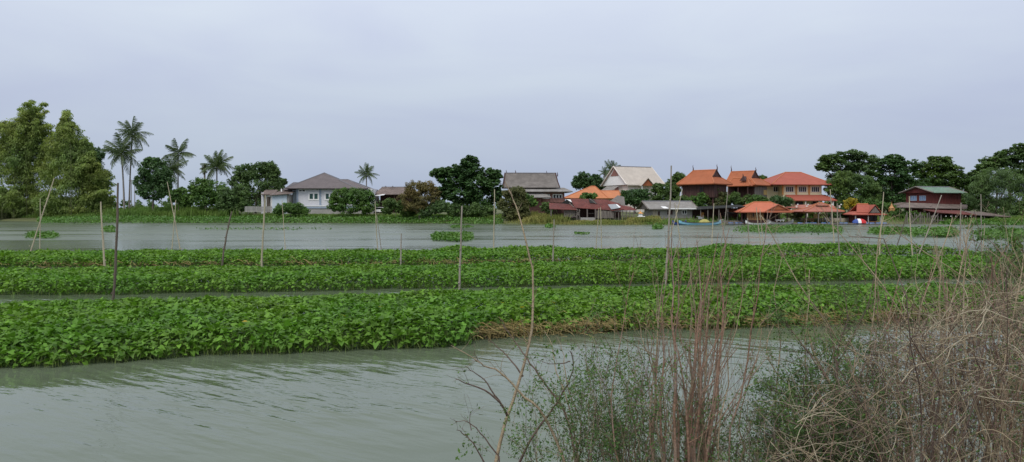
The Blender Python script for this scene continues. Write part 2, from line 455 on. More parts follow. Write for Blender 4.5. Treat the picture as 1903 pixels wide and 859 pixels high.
def bed(front, back, dens, leaf, hmax, ph, px0=-160, px1=2060, edge_soft=.38, bumps=()):
    # sample by area
    N0 = 1500000
    px = NR.uniform(px0, px1, N0); a = tabf(front, px); b = tabf(back, px)
    wig = .25*lump(ux(px)*a, a*0, .8, ph) + .12*lump(ux(px)*a, a*0, 2.7, ph+1)
    a = a + wig; b = b + wig*.6
    dmax = b.max()
    D = NR.uniform(a.min(), dmax, N0); keep = (D > a) & (D < b) & (NR.uniform(0, dmax, N0) < D)
    px, D, a, b = px[keep], D[keep], a[keep], b[keep]
    area = np.trapz((tabf(back, np.linspace(px0, px1, 200))**2 - tabf(front, np.linspace(px0, px1, 200))**2)/2/F, np.linspace(px0, px1, 200))
    n = min(int(area*dens), len(px)); px, D, a, b = px[:n], D[:n], a[:n], b[:n]
    x = ux(px)*D
    de = np.minimum(D-a, b-D)
    h = hmax*(1+.18*lump(x, D, .9, ph)+.10*lump(x, D, 2.6, ph))
    for (bx, bd, br, bh) in bumps: h = h + bh*np.exp(-(((px-bx)/br)**2 + ((D-bd)/2.5)**2))
    prof = .38 + .62*(1-np.exp(-de/edge_soft))
    u = NR.uniform(0, 1, n)
    low = NR.uniform(0, 1, n) < np.where(D-a < .5, .55, .22)
    z = h*prof*np.where(low, .28+.62*u, .86+.2*u)
    front_f = np.exp(-(D-a)/.35)
    yaw = np.where(NR.uniform(0, 1, n) < .15+.4*front_f, math.pi + NR.normal(0, 1.1, n), NR.uniform(0, 2*math.pi, n))
    pitch = NR.normal(-.08, .45, n) - front_f*.22
    roll = NR.normal(0, .5, n)
    size = leaf*NR.uniform(.5, 1.25, n)*np.where(low, .9, 1)
    tint = NR.normal(1, .26, n).clip(.4, 1.7)*(1+.16*lump(x, D, 1.7, ph+3))
    return np.stack([x, D, z], 1), yaw, pitch, roll, size, tint, px, D-a, h

ROW1F = dbase([(-200, 697), (0, 685), (200, 674), (400, 664), (600, 655), (800, 646), (868, 640), (890, 629), (1000, 624), (1200, 613), (1400, 609), (1600, 602), (1800, 592), (2100, 585)])
ROW1B = dtop([(-200, 562), (0, 560), (250, 554), (500, 549), (850, 538), (1250, 529), (1600, 528), (1850, 527), (2100, 526)])
ROW2F = dbase([(-200, 550), (0, 549), (250, 547), (500, 543), (850, 535.5), (1250, 527), (1600, 522), (1850, 517), (2100, 515)])
ROW2B = dtop([(-200, 499), (0, 498), (500, 494.5), (850, 491), (1250, 482), (1600, 476), (2100, 474)])
ROW3F = dbase([(-200, 498), (0, 497), (500, 494), (850, 492), (1250, 484), (1600, 478), (2100, 476)])
ROW3B = dtop([(-200, 467), (0, 466), (400, 464), (800, 464), (1000, 463), (1300, 460), (1500, 459), (1850, 463), (2100, 466)])

def tube_field(nb, base, tip, bend, r, tint, segs=3):
    """n bent three-sided stems from base to tip"""
    n = len(base); ts = np.linspace(0, 1, segs+1)
    P = base[:, None]*(1-ts)[None, :, None] + tip[:, None]*ts[None, :, None] + bend[:, None]*(4*ts*(1-ts))[None, :, None]
    an = np.array([0, 2.09, 4.19])
    off = np.stack([np.cos(an), np.sin(an), np.sin(an+1)*.6], 1)
    V = P[:, :, None, :] + r[:, None, None, None]*off[None, None]
    m = (segs+1)*3
    fl = []
    for k in range(segs):
        for i in range(3):
            j = (i+1) % 3; fl.append([k*3+i, k*3+j, k*3+3+j, k*3+3+i])
    fl = np.array(fl)
    Fi = (fl[None] + (np.arange(n)*m)[:, None, None]).reshape(-1, 4)
    nb.add(V.reshape(-1, 3), Fi, np.repeat(tint, m))

def make_bed(name, label, front, back, dens, leaf, hmax, ph, single=0, bumps=(), nstem=1500):
    pos, yaw, pitch, roll, size, tint, px, df, h = bed(front, back, dens, leaf, hmax, ph, bumps=bumps)
    c = Vector((0, float(np.mean(pos[:, 1])), 0))
    root = thing(name, label, 'plant bed', c, 0, 'planted beds across the river')
    pick = np.zeros(len(pos), bool)
    if single:
        cand = np.where((px > 5) & (px < 900) & (df < 2.2) & (pos[:, 2] > .5*h*(.38+.62*(1-np.exp(-df/.38)))))[0]
        score = size[cand]/pos[cand, 1]
        cand = cand[np.argsort(-score)[:single]]; pick[cand] = True
        proto = []
        for q in range(6):
            b = NB(3); lv = LEAF_V.copy(); lv[:, 2] += NR.normal(0, .02, 7); b.add(lv, LEAF_F, [.75, .88, 1, 1.1, 1.25, 1.4][q])
            me = b.mesh('leaf'); me.materials.append(M['bed']); proto.append(me)
        Rm = rots(yaw[cand], pitch[cand], roll[cand])
        for i, ci in enumerate(cand):
            q = int(np.argmin(abs(np.array([.75, .88, 1, 1.1, 1.25, 1.4])-tint[ci])))
            o = bpy.data.objects.new('leaf', proto[q]); COL.objects.link(o); o.parent = root
            mm = Matrix([[*(Rm[i][0]*size[ci]), pos[ci][0]-c.x], [*(Rm[i][1]*size[ci]), pos[ci][1]-c.y], [*(Rm[i][2]*size[ci]), pos[ci][2]], [0, 0, 0, 1]])
            o.matrix_local = mm
    r = ~pick
    nb = NB(3); fine = r & (pos[:, 1] < 18.5 if single else np.zeros(len(pos), bool))
    for r, lv, lff in ((fine, LEAF_V, LEAF_F), (r & ~fine, LITE_V, LITE_F)): 
        if r.any(): leaf_field(nb, pos[r], yaw[r], pitch[r], roll[r], size[r], tint[r], lv, lff)
    tag(link('foliage', nb.mesh('foliage', c), M['bed'], root), kind='stuff')
    # stems that stand in the water along the front edge
    sel = np.where(df < .6)[0]; sel = sel[:nstem]
    b0 = pos[sel].copy(); b0[:, 2] = -.05; b0[:, :2] += NR.normal(0, .06, (len(sel), 2))
    nb = NB(4); tube_field(nb, b0, pos[sel], NR.normal(0, .035, (len(sel), 3)), NR.uniform(.003, .006, len(sel)), NR.uniform(.6, 1.3, len(sel)))
    tag(link('stems', nb.mesh('stems', c), M['stem'], root), kind='stuff')
    return root

bed1 = make_bed('water_vegetable_bed', 'nearest floating bed of broad leafy green vegetables with a dead straw edge', ROW1F, ROW1B, 440, .145, .50, .3, 300, nstem=3500)
bed2 = make_bed('water_vegetable_bed', 'middle floating bed of leafy green vegetables between two narrow channels', ROW2F, ROW2B, 330, .155, .50, 1.9, nstem=2000)
bed3 = make_bed('water_vegetable_bed', 'farthest floating vegetable bed, bordering the open river', ROW3F, ROW3B, 240, .18, .46, 4.1, nstem=1200,
     bumps=[(850, 46, 45, .3), (955, 46.5, 30, .3), (1010, 47, 50, .35), (1350, 48, 40, .28), (1460, 48, 60, .3), (1640, 48, 70, .35), (1560, 46, 40, .25), (1740, 46, 40, .2), (400, 45, 30, .1)])

me = NB(3); me.add(LEAF_V, LEAF_F, 1.0); me = me.mesh('yellow_leaf'); me.materials.append(M['yellow'])
for px, py in ((934, 565), (972, 574), (1031, 566), (1138, 563), (708, 573), (1250, 577), (640, 590), (460, 600)):
    D = (CAMZ-.5)*F/(py-HORIZ); o = bpy.data.objects.new('yellow_leaf', me); COL.objects.link(o); o.parent = bed1
    o.location = (ux(px)*D, D-bed1.location.y, .53); o.scale = (.15,)*3; o.rotation_euler = (R.uniform(.2, .6), R.uniform(-.3, .3), R.uniform(2, 4)); o['label'] = 'yellowed leaf on top of the green bed'
def dead_edge(label, parent, pxr, front, n, spread, length, r, zmax, dens_px=None):
    px = NR.uniform(pxr[0], pxr[1], n)
    if dens_px is not None:
        w = np.interp(px, [d[0] for d in dens_px], [d[1] for d in dens_px]); px = px[NR.uniform(0, 1, n) < w]; n = len(px)
    D = tabf(front, px) + NR.normal(.12, spread, n)
    a = np.stack([ux(px)*D, D, NR.uniform(.0, zmax, n)], 1)
    ang = NR.uniform(0, 2*math.pi, n); L = length*NR.uniform(.4, 1.3, n)
    b = a + np.stack([np.cos(ang)*L, np.sin(ang)*L*.45, NR.normal(0, .10, n)], 1); b[:, 2] = b[:, 2].clip(.0, zmax)
    nb = NB(4); bend = NR.normal(0, .09, (n, 3)); bend[:, 2] = abs(bend[:, 2])
    tube_field(nb, a, b, bend, r*NR.uniform(.6, 1.3, n), NR.uniform(.55, 1.5, n), 4)
    tag(link('dead_stems', nb.mesh('dead_stems', parent.location), M['straw'], parent), label, kind='stuff')
dead_edge('tangled straw coloured dead stems at the front edge of the bed', bed1, (878, 1760), ROW1F, 3600, .20, .42, .0075, .24,
          [(878, .9), (900, 1), (960, 1), (990, .25), (1050, .35), (1075, 1), (1130, 1), (1155, .15), (1240, .3), (1400, .25), (1480, .45), (1560, .5), (1600, .3), (1760, .2)])
dead_edge('brown dead stems in the gap behind the middle bed', bed3, (-50, 1100), ROW3F, 1000, .25, .5, .012, .20,
          [(-50, .3), (80, .7), (160, 1), (220, .6), (420, .7), (560, 1), (660, .4), (840, .8), (960, .9), (1040, .4), (1250, .2)])

# ------------------------------------------------------------------ water hyacinth
def hyacinth(name, label, pts, top, leaf=.3, dens=22, group=None, rise=0):
    """pts: (px, y_front, y_back) rows of the waterline in the photograph; top: plant height"""
    xs = [p[0] for p in pts]; n = 0
    pa = np.linspace(xs[0], xs[-1], 300); Da = 4122/(np.interp(pa, xs, [p[1] for p in pts])-HORIZ); Db = 4122/(np.interp(pa, xs, [p[2] for p in pts])-HORIZ)
    area = np.trapz((Db**2-Da**2)/2/F, pa)
    n = int(area*dens)+30
    px = NR.uniform(xs[0], xs[-1], n*3); f = 4122/(np.interp(px, xs, [p[1] for p in pts])-HORIZ); b = 4122/(np.interp(px, xs, [p[2] for p in pts])-HORIZ)
    w = (b-f)/(Db-Da).max(); px, f, b = [q[NR.uniform(0, 1, n*3) < w] for q in (px, f, b)]
    px, f, b = px[:n], f[:n], b[:n]; n = len(px)
    t = NR.uniform(0, 1, n); D = f + (b-f)*t; x = ux(px)*D
    endf = np.minimum(1, np.minimum(px-xs[0], xs[-1]-px)/max(8, .12*(xs[-1]-xs[0])))
    lm = lump(x, D, .55, xs[0]*.013); ed = np.minimum(t, 1-t)*2
    keep = (ed + .55*lm + .25*lump(x, D, 1.7, 1) > .36) & (NR.uniform(0, 1, n) < .25+.75*endf)
    h = (top*(.62+.55*lm)*(.3+.7*endf)*np.minimum(1, .35+ed*.9)).clip(.06, None)
    z = h*NR.uniform(.25, 1.05, n) + rise*t
    if rise == 0: px, x, D, z = px[keep], x[keep], D[keep], z[keep]; n = len(px)
    nb = NB(3)
    leaf_field(nb, np.stack([x, D, z], 1), NR.uniform(0, 6.28, n), NR.normal(.35, .5, n), NR.normal(0, .4, n), leaf*NR.uniform(.6, 1.25, n), NR.normal(1, .2, n).clip(.5, 1.5), *((LITE_V, LITE_F) if len(px) > 4000 else (ROUND_V, LEAF_F)))
    c = Vector((float(np.mean(x)), float(np.mean(D)), 0))
    o = link(name, nb.mesh(name, c), M['hyacinth']); o.location = c
    return tag(o, label, 'water plants', group, 'stuff')

G = 'floating rafts of water hyacinth'
def mat_row(px0, px1, w, y_off=0):
    out = []
    for px in np.linspace(px0, px1, 24):
        D0 = edge(px)-w; D1 = edge(px)+7.5; out.append((px, HORIZ+4122/D0, HORIZ+4122/D1))
    return out
hyacinth('hyacinth_bank', 'long band of water hyacinth fringing the far left bank below the white house', mat_row(70, 935, 2.5), 0.8, .40, 30, rise=1.0)
hyacinth('hyacinth_bank', 'strip of water hyacinth below the long pier shed at far right', mat_row(1745, 1960, 4), .8, .40, 26, rise=.6)
hyacinth('hyacinth_raft', 'round floating hyacinth clump in mid river behind the beds', [(800, 449, 446), (815, 450, 436), (850, 450, 434), (880, 448.5, 440)], .5, .22, 70, G)
hyacinth('hyacinth_raft', 'thin pale hyacinth scraps beyond the mid river clump', [(835, 424, 422), (850, 425, 420), (880, 424, 422)], .3, .3, 10, G)
hyacinth('hyacinth_raft', 'floating hyacinth clump beside the leaning pole at far left', [(45, 446, 444), (65, 446, 434), (100, 444, 435), (112, 442, 440)], .4, .22, 45, G)
hyacinth('hyacinth_raft', 'small hyacinth tuft behind the tall dark pole on the left', [(188, 433, 431), (200, 434, 422), (214, 433, 424)], .5, .3, 22, G)
hyacinth('hyacinth_raft', 'flat sparse weed strip drifting in mid river left of centre', [(360, 428, 426), (400, 429, 423), (540, 428, 424), (620, 427, 426)], .10, .22, 2.2, G)
hyacinth('hyacinth_raft', 'long hyacinth raft floating in front of the orange pavilion', [(1362, 430, 428), (1410, 432, 423), (1480, 436, 422), (1545, 437, 421), (1566, 435, 423)], .65, .27, 36, G)
hyacinth('hyacinth_raft', 'hyacinth raft in front of the small red roofed hut', [(1612, 434, 431), (1640, 438, 424), (1680, 439, 428), (1705, 439, 433)], .5, .26, 34, G)
hyacinth('hyacinth_raft', 'rounded high hyacinth clump on the water before the red house', [(1685, 442, 440), (1720, 443, 433), (1745, 443, 426), (1765, 443, 428), (1785, 442, 438)], .75, .26, 44, G)
hyacinth('hyacinth_raft', 'broad hyacinth raft at the right edge near the upright poles', [(1805, 447, 442), (1830, 448, 430), (1880, 448, 428), (1930, 447, 430)], .7, .26, 42, G)
hyacinth('hyacinth_raft', 'little hyacinth tuft floating in front of the grey shed', [(1212, 427, 424), (1222, 427.5, 419), (1232, 427, 423)], .5, .34, 26, G)
hyacinth('hyacinth_raft', 'little hyacinth tuft floating before the rusty shack', [(1012, 424, 422), (1020, 425, 418), (1030, 424, 421)], .4, .34, 22, G)
hyacinth('hyacinth_raft', 'tiny weed tuft mid river below the wooden shack walls', [(1068, 437, 434), (1085, 437.5, 433), (1096, 437, 435)], .2, .26, 14, G)

# ------------------------------------------------------------------ grass on the far bank
def grass(label, px0, px1, o0, o1, n, h, mat, lean=.25, name='tall_grass'):
    px = (px0+px1)/2 + (px1-px0)*.5*np.clip(NR.uniform(-1, 1, n)*.8 + NR.normal(0, .22, n), -1.3, 1.3); o = NR.uniform(o0, o1, n); E = np.interp(px, [t[0] for t in EDGE], [t[1] for t in EDGE]); D = E+o
    x = ux(px)*D; z = np.interp(o, [p[0] for p in PROF], [p[1] for p in PROF])
    H = h*NR.uniform(.5, 1.15, n)*(.75+.4*lump(x, D, .35, px0)); az = NR.uniform(0, 6.28, n); lw = .045*NR.uniform(.7, 1.6, n)*(1+h*.3)
    ln = NR.normal(0, lean, (n, 2))*H[:, None]
    B = np.stack([x, D, z], 1); wd = np.stack([np.cos(az)*lw, np.sin(az)*lw, 0*az], 1)
    mid = B + np.stack([ln[:, 0]*.35, ln[:, 1]*.35, H*.6], 1); tp = B + np.stack([ln[:, 0], ln[:, 1], H*.95], 1)
    V = np.stack([B-wd, B+wd, mid+wd*.8, mid-wd*.8, tp], 1).reshape(-1, 3)
    fi = np.array([[0, 1, 2], [0, 2, 3], [3, 2, 4]])
    nb = NB(3); nb.add(V, (fi[None]+(np.arange(n)*5)[:, None, None]).reshape(-1, 3), np.repeat(NR.normal(1, .2, n).clip(.5, 1.6), 5))
    c = Vector((float(x.mean()), float(D.mean()), 0))
    ob = link(name, nb.mesh(name, c), M[mat]); ob.location = c
    tag(ob, label, 'grass', None, 'stuff')
grass('tall green reeds and grass on the bank below the coconut palms', 195, 430, 6, 17, 9000, 2.3, 'grass')
grass('grass along the foot of the bamboo on the far left', -60, 200, 4, 10, 4000, 1.3, 'grass')
grass('grass strip in front of the white house and its fence', 430, 720, 7, 11, 4500, .8, 'grass')
grass('weedy grass under the brown and dark trees', 720, 960, 6, 12, 4000, .9, 'grass')
grass('yellowish tall grass between the big shrub and the rusty shack', 975, 1050, .5, 8, 4500, 1.5, 'drygrass', .3)
grass('low dry yellow grass on the shore before the rusty shack', 960, 1215, -.2, 2.5, 4500, .6, 'drygrass')
grass('yellowish bushy grass between the shack and the grey shed', 1165, 1225, .8, 6, 3200, 1.1, 'drygrass', .3)
grass('short grass at the foot of the grey shed', 1200, 1300, 0, 3, 2500, .6, 'grass')
grass('grass growing behind the raft and the pavilions', 1300, 1700, 2, 14, 6500, .9, 'grass')
grass('grass on the bank beneath the dark trees at right', 1660, 1960, 1, 9, 5000, 1.0, 'grass')

# ------------------------------------------------------------------ trees and shrubs
def crown_nb(blobs, leaf, dens=1.0, lpc=38, style='round', flat=.75, cl=(.24, .36)):
    nb = NB(4)
    for (c, rx, ry, rz) in blobs:
        rm = (rx*ry*rz)**(1/3.)
        cr = np.clip(rm*.30, .45, 1.7)
        nc = max(8, int(dens*1.5*4*(rm/cr)**2))
        d = NR.normal(0, 1, (nc, 3)); d /= np.linalg.norm(d, axis=1)[:, None]
        fr = NR.uniform(.35, 1.0, nc)**.6
        C = np.array(tuple(c)) + d*fr[:, None]*np.array([rx, ry, rz])*.92
        crs = cr*NR.uniform(.65, 1.3, nc); bt = NR.normal(1, .15, nc).clip(.6, 1.5)
        n = nc*lpc; idx = np.repeat(np.arange(nc), lpc)
        e = NR.normal(0, 1, (n, 3)); e /= np.linalg.norm(e, axis=1)[:, None]
        uu = NR.uniform(.15, 1, n)**.5
        P = C[idx] + e*(uu*crs[idx])[:, None]*np.array([1, 1, flat])
        if style == 'droop':
            up = np.stack([NR.normal(0, .45, n), NR.normal(0, .45, n), -np.abs(NR.normal(.8, .3, n))], 1)
            nrm = e*.7 + np.array([0, -.2, .5]) + NR.normal(0, .5, (n, 3)); asp = .28
        elif style == 'layer':
            nrm = e*.35 + np.array([0, 0, .9]) + NR.normal(0, .35, (n, 3)); up = NR.normal(0, 1, (n, 3)); asp = .6
        else:
            nrm = e*.8 + np.array([0, 0, .55]) + NR.normal(0, .5, (n, 3)); up = NR.normal(0, 1, (n, 3)); asp = .55
        nrm /= np.linalg.norm(nrm, axis=1)[:, None]
        U = up - (up*nrm).sum(1)[:, None]*nrm; U /= np.linalg.norm(U, axis=1)[:, None]+1e-9
        S = np.cross(nrm, U); L = leaf*NR.uniform(.6, 1.35, n)
        V = np.stack([P-U*(L*.5)[:, None], P+S*(L*asp*.5)[:, None]-nrm*(L*.08)[:, None], P+U*(L*.5)[:, None], P-S*(L*asp*.5)[:, None]-nrm*(L*.08)[:, None]], 1)
        nb.add(V.reshape(-1, 3), np.arange(4*n).reshape(-1, 4), np.repeat((bt[idx]*NR.normal(1, .12, n)).clip(.45, 1.7), 4))
    return nb

def tree(name, label, cat, D, base_px, blobs, mat='mid', leaf=.42, dens=1.0, lpc=38, style='round', trunk_r=.22, group=None, base_z=None, bark='bark', flat=.75, limbs=True, thick=.9):
    """blobs: (px, py, rx, ry[, dD]) in the photograph; depth radius follows the width"""
    bl = []
    for b in blobs:
        dd = b[4] if len(b) > 4 else 0
        c = W(b[0], b[1], D+dd); s = (D+dd)/F
        bl.append((c, b[2]*s, b[2]*s*thick, b[3]*s))
    bz = gz(base_px, D) if base_z is None else base_z
    base = Vector((ux(base_px)*D, D, bz))
    root = thing(name, label, cat, base, 0, group)
    nb = crown_nb(bl, leaf, dens, lpc, style, flat)
    link('crown' if cat == 'tree' else 'foliage', nb.mesh('crown', base), M[mat], root)
    low = min(bl, key=lambda q: q[0].z - q[3])
    hub = sum((q[0] for q in bl), Vector())/len(bl)
    fork = Vector((base.x*.6+hub.x*.4, base.y*.6+hub.y*.4, base.z + max(.3, (hub.z-base.z)*.5)))
    m = MB(); a = Vector((0, 0, -.3)); f2 = fork-base
    m.tube([a, a*.3+f2*.35+Vector((R.uniform(-.15, .15), 0, .1)), f2], [trunk_r*1.35, trunk_r, trunk_r*.8], 8)
    part('trunk' if cat == 'tree' else 'stem', m, M[bark], root, True)
    if limbs:
        for q in bl[:9]:
            m = MB(); e = q[0]-base
            mid = f2*.5+e*.5+Vector((R.uniform(-.4, .4), R.uniform(-.4, .4), -.25))
            m.tube([f2*.97, mid, e, e+Vector((R.uniform(-.5, .5)*q[1], 0, q[3]*.6))], [trunk_r*.62, trunk_r*.42, trunk_r*.25, .03], 6)
            part('limb', m, M[bark], root, True)
    return root
def shrub(label, D, base_px, blobs, mat='bush', leaf=.32, group='shrubs along the far bank', **k):
    k.setdefault('trunk_r', .09); k.setdefault('limbs', False)
    return tree('shrub', label, 'shrub', D, base_px, blobs, mat, leaf, group=group, **k)

# bamboo on the left: arching culms, each carrying hanging sprays of leaves
def bamboo(label, D, base_px, tips, blobs, mat='bamboo', leaf=.62, spray=.9, nculm=2, lpc=26, bdens=1.3):
    base = Vector((ux(base_px)*D, D, gz(base_px, D)))
    root = thing('bamboo_clump', label, 'bamboo', base, 0, 'bamboo clumps on the far bank'); s = D/F; bl = []
    for (tx, ty) in tips:
        for k in range(nculm):
            tip = W(tx+R.gauss(0, 5), ty+R.uniform(-2, 16)*(k > 0), D+R.gauss(0, 2.2)); q = np.array(tuple(base)) + NR.normal(0, .8, 3)*np.array([1.6, 1.2, 0])
            t = np.linspace(0, 1, 12)[:, None]; tp = np.array(tuple(tip)); dx = tp-q
            P = q + np.concatenate([dx[:2][None]*t**2.1, dx[2]*np.sin(t*math.pi*.5)**.9*1.0], 1)
            P[-3:, 2] -= np.array([.0, .15, .6])
            m = MB(); m.tube(P-np.array(tuple(base)), np.linspace(.055, .012, 12), 5); part('culm', m, M['olivecane'], root, True)
            for j in range(26):
                u = R.uniform(.38, 1); i = min(10, int(u*11)); c = P[i]*(1-(u*11-i))+P[i+1]*(u*11-i)
                r = spray*(1.35-.75*u)*R.uniform(.6, 1.25); bl.append((Vector(c+NR.normal(0, .35*(1.5-u), 3)), r, r, r*.8))
    nb = NB(4)
    for c, r, _, rz in bl:
        n = lpc; e = NR.normal(0, 1, (n, 3)); e /= np.linalg.norm(e, axis=1)[:, None]
        Pn = np.array(tuple(c)) + e*(NR.uniform(.1, 1, n)**.6*r)[:, None]*np.array([1, 1, .75]); Pn[:, 2] -= .25*r
        U = np.stack([e[:, 0]*.7+NR.normal(0, .3, n), e[:, 1]*.7+NR.normal(0, .3, n), -.35-np.abs(NR.normal(.3, .3, n))], 1); U /= np.linalg.norm(U, axis=1)[:, None]
        nr = NR.normal(0, .5, (n, 3))+np.array([0, -.35, .8]); S = np.cross(nr, U); S /= np.linalg.norm(S, axis=1)[:, None]+1e-9
        L = (leaf*NR.uniform(.6, 1.3, n))[:, None]
        V = np.stack([Pn, Pn+U*L*.45+S*L*.15, Pn+U*L, Pn+U*L*.45-S*L*.15], 1)
        nb.add(V.reshape(-1, 3), np.arange(4*n).reshape(-1, 4), np.repeat((R.gauss(1, .17)*NR.normal(1, .15, n)).clip(.45, 1.7), 4))
    link('leaf_sprays', nb.mesh('leaf_sprays', base), M[mat], root)
    bb = [(W(b[0], b[1], D+(b[4] if len(b) > 4 else 1)), b[2]*s*1.08, b[2]*s*.6, b[3]*s*1.08) for b in blobs]
    nb = crown_nb(bb, leaf*1.05, bdens, 46, 'droop'); link('foliage', nb.mesh('foliage', base), M[mat], root)
    return root
bamboo('tall feathery bamboo clump at the far left edge, its plumes the highest', 175, 45,
     [(62, 182), (80, 188), (48, 196), (30, 215), (12, 222), (-10, 230), (-35, 240), (95, 228), (70, 230), (40, 235), (5, 262), (-40, 275), (92, 262), (55, 270), (20, 290)],
     [(60, 222, 20, 24), (38, 250, 34, 30), (76, 258, 28, 32, 2), (8, 262, 34, 36), (50, 295, 46, 38), (-30, 300, 40, 50, 2), (15, 335, 46, 36), (70, 340, 46, 38), (92, 300, 26, 34), (40, 375, 46, 28), (85, 378, 40, 26), (-20, 385, 40, 26)])
bamboo('yellow green bamboo clump between the tallest plumes and the palms', 171, 140,
     [(125, 202), (140, 226), (112, 232), (155, 255), (172, 278), (100, 252), (188, 300), (135, 262), (160, 290), (203, 326), (115, 285), (178, 325), (206, 352)],
     [(122, 240, 16, 22), (116, 272, 32, 30), (150, 285, 26, 30), (152, 315, 34, 34), (112, 320, 42, 36), (184, 340, 25, 36), (140, 355, 46, 36), (190, 375, 22, 24), (100, 378, 44, 22), (150, 385, 40, 18)])
bamboo('low yellowish bamboo bush at the water on the far left edge', 173.5, 15,
     [(5, 346), (30, 352), (-20, 350), (48, 372), (-40, 365), (18, 360)],
     [(8, 378, 34, 24), (36, 388, 20, 18), (-20, 388, 26, 20)], spray=.7)
tree('broadleaf_tree', 'dark tree top just showing behind the right side of the bamboo', 'tree', 190, 176,
     [(178, 290, 18, 18), (165, 310, 25, 25), (175, 335, 22, 30)], 'dark', .55)

# coconut palms
def frond_mesh(L, droop, seed, n=24):
    rr = np.random.default_rng(seed); nb = NB(4); P = []
    for i in range(9):
        t = i/8; P.append((L*(t*.96-.10*t*t*droop), 0, L*(.28*t-droop*.62*t*t)))
    v, f = tube_arr(P, [L*.010*(1.2-t) for t in np.linspace(0, 1, 9)], 4); nb.add(v, f, 1.1)
    P = np.array(P)
    for i in range(n):
        t = .10+.88*(i+rr.uniform(0, .6))/n; k = min(7, int(t*8)); u = t*8-k; p = P[k]*(1-u)+P[k+1]*u; T = P[k+1]-P[k]; T /= np.linalg.norm(T)
        ln = L*(.23*math.sin(math.pi*min(1, t*.85+.15))+.05)*rr.uniform(.8, 1.15)
        for s in (-1, 1):
            d = T*.55 + np.array([0, s*.75, -.45-.4*rr.uniform(0, 1)]); d /= np.linalg.norm(d)
            w = T*L*.013; q = p+d*ln*.55; e = p+d*ln+np.array([0, 0, -ln*.22])
            nb.add([p-w, p+w, q+w*.9, q-w*.9], [[0, 1, 2, 3]], rr.uniform(.75, 1.25)); nb.add([q-w*.9, q+w*.9, e+w*.2, e-w*.2], [[0, 1, 2, 3]], rr.uniform(.75, 1.25))
    me = nb.mesh('frond'); me.materials.append(M['palm']); return me
FRONDS = [frond_mesh(1.0, d, i) for i, d in enumerate((.35, .65, 1.0, 1.35))]
def palm(label, D, foot, crown, L, nf=18, lean=0, trunk_r=.17, group='coconut palms on the far bank', up=0):
    top = W(crown[0], crown[1], D); base = Vector((ux(foot)*D, D, gz(foot, D)))
    root = thing('coconut_palm', label, 'palm tree', base, 0, group)
    e = top-base; pts = [Vector((0, 0, -.3))]+[Vector((e.x*(t**1.6), lean*math.sin(t*3.14), e.z*t)) for t in (.15, .35, .55, .75, .9, 1)]
    m = MB(); m.tube(pts, [trunk_r*1.5, trunk_r*1.15, trunk_r, trunk_r*.9, trunk_r*.85, trunk_r*.9, trunk_r*1.2], 8); part('trunk', m, M['palmbark'], root, True)
    for i in range(nf):
        pit = math.radians(75 - 110*(i/nf)**.9 + R.uniform(-8, 8) + up); q = min(3, max(0, int(R.uniform(0, 1.6)+2.2*i/nf)))
        o = bpy.data.objects.new('frond', FRONDS[q]); COL.objects.link(o); o.parent = root
        o.location = e + Vector((0, 0, .1)); s = L*R.uniform(.82, 1.1)
        o.scale = (s, s, s); o.rotation_euler = (R.uniform(-.3, .3), -pit, i*2.399+R.uniform(-.3, .3))
    m = MB()
    for i in range(5):
        a = i*1.256; m.lathe([(.02, -.16), (.13, -.06), (.13, .06), (.02, .16)], (e.x+.3*math.cos(a), e.y+.3*math.sin(a), e.z-.25), 7)
    part('coconuts', m, M['olive'], root, True)
palm('tallest coconut palm, left group beside the bamboo', 175, 240, (246, 252), 4.8, 22)
palm('ragged coconut palm just left of the tallest palm', 172, 231, (226, 288), 5.4, 22, trunk_r=.2)
palm('coconut palm with a star shaped crown behind the dark round tree', 178, 331, (331, 287), 4.6, 18)
palm('lower dark coconut palm beside the star shaped one', 174, 320, (317, 318), 4.8, 20)
palm('dense drooping coconut palm behind the green bushes', 172, 403, (403, 312), 4.6, 26, up=8)
palm('lone coconut palm standing right of the white house roof', 185, 681, (681, 326), 3.4, 18, up=6)
palm('coconut palm half hidden behind the pale roofed house', 205, 1141, (1137, 318), 3.8, 16)
palm('short palm between the dark trees and the pale roofed house', 200, 1122, (1123, 322), 2.2, 12)
# palm that lost its crown
root = thing('dead_palm_trunk', 'crownless palm trunk with a shaggy top beside the drooping palm', 'dead palm', (ux(381)*172, 172, gz(381, 172)))
e = W(380, 304, 172)-root.location
m = MB(); m.tube([(0, 0, -.2), (e.x*.3, 0, e.z*.5), (e.x, 0, e.z*.9), (e.x, 0, e.z)], [.26, .2, .2, .16], 8); part('trunk', m, M['palmbark'], root, True)
nb = crown_nb([(W(380, 314, 172), .55, .55, 1.5)], .4, 1.0, 24, 'droop'); link('vine_leaves', nb.mesh('vine_leaves', root.location), M['olive'], root)

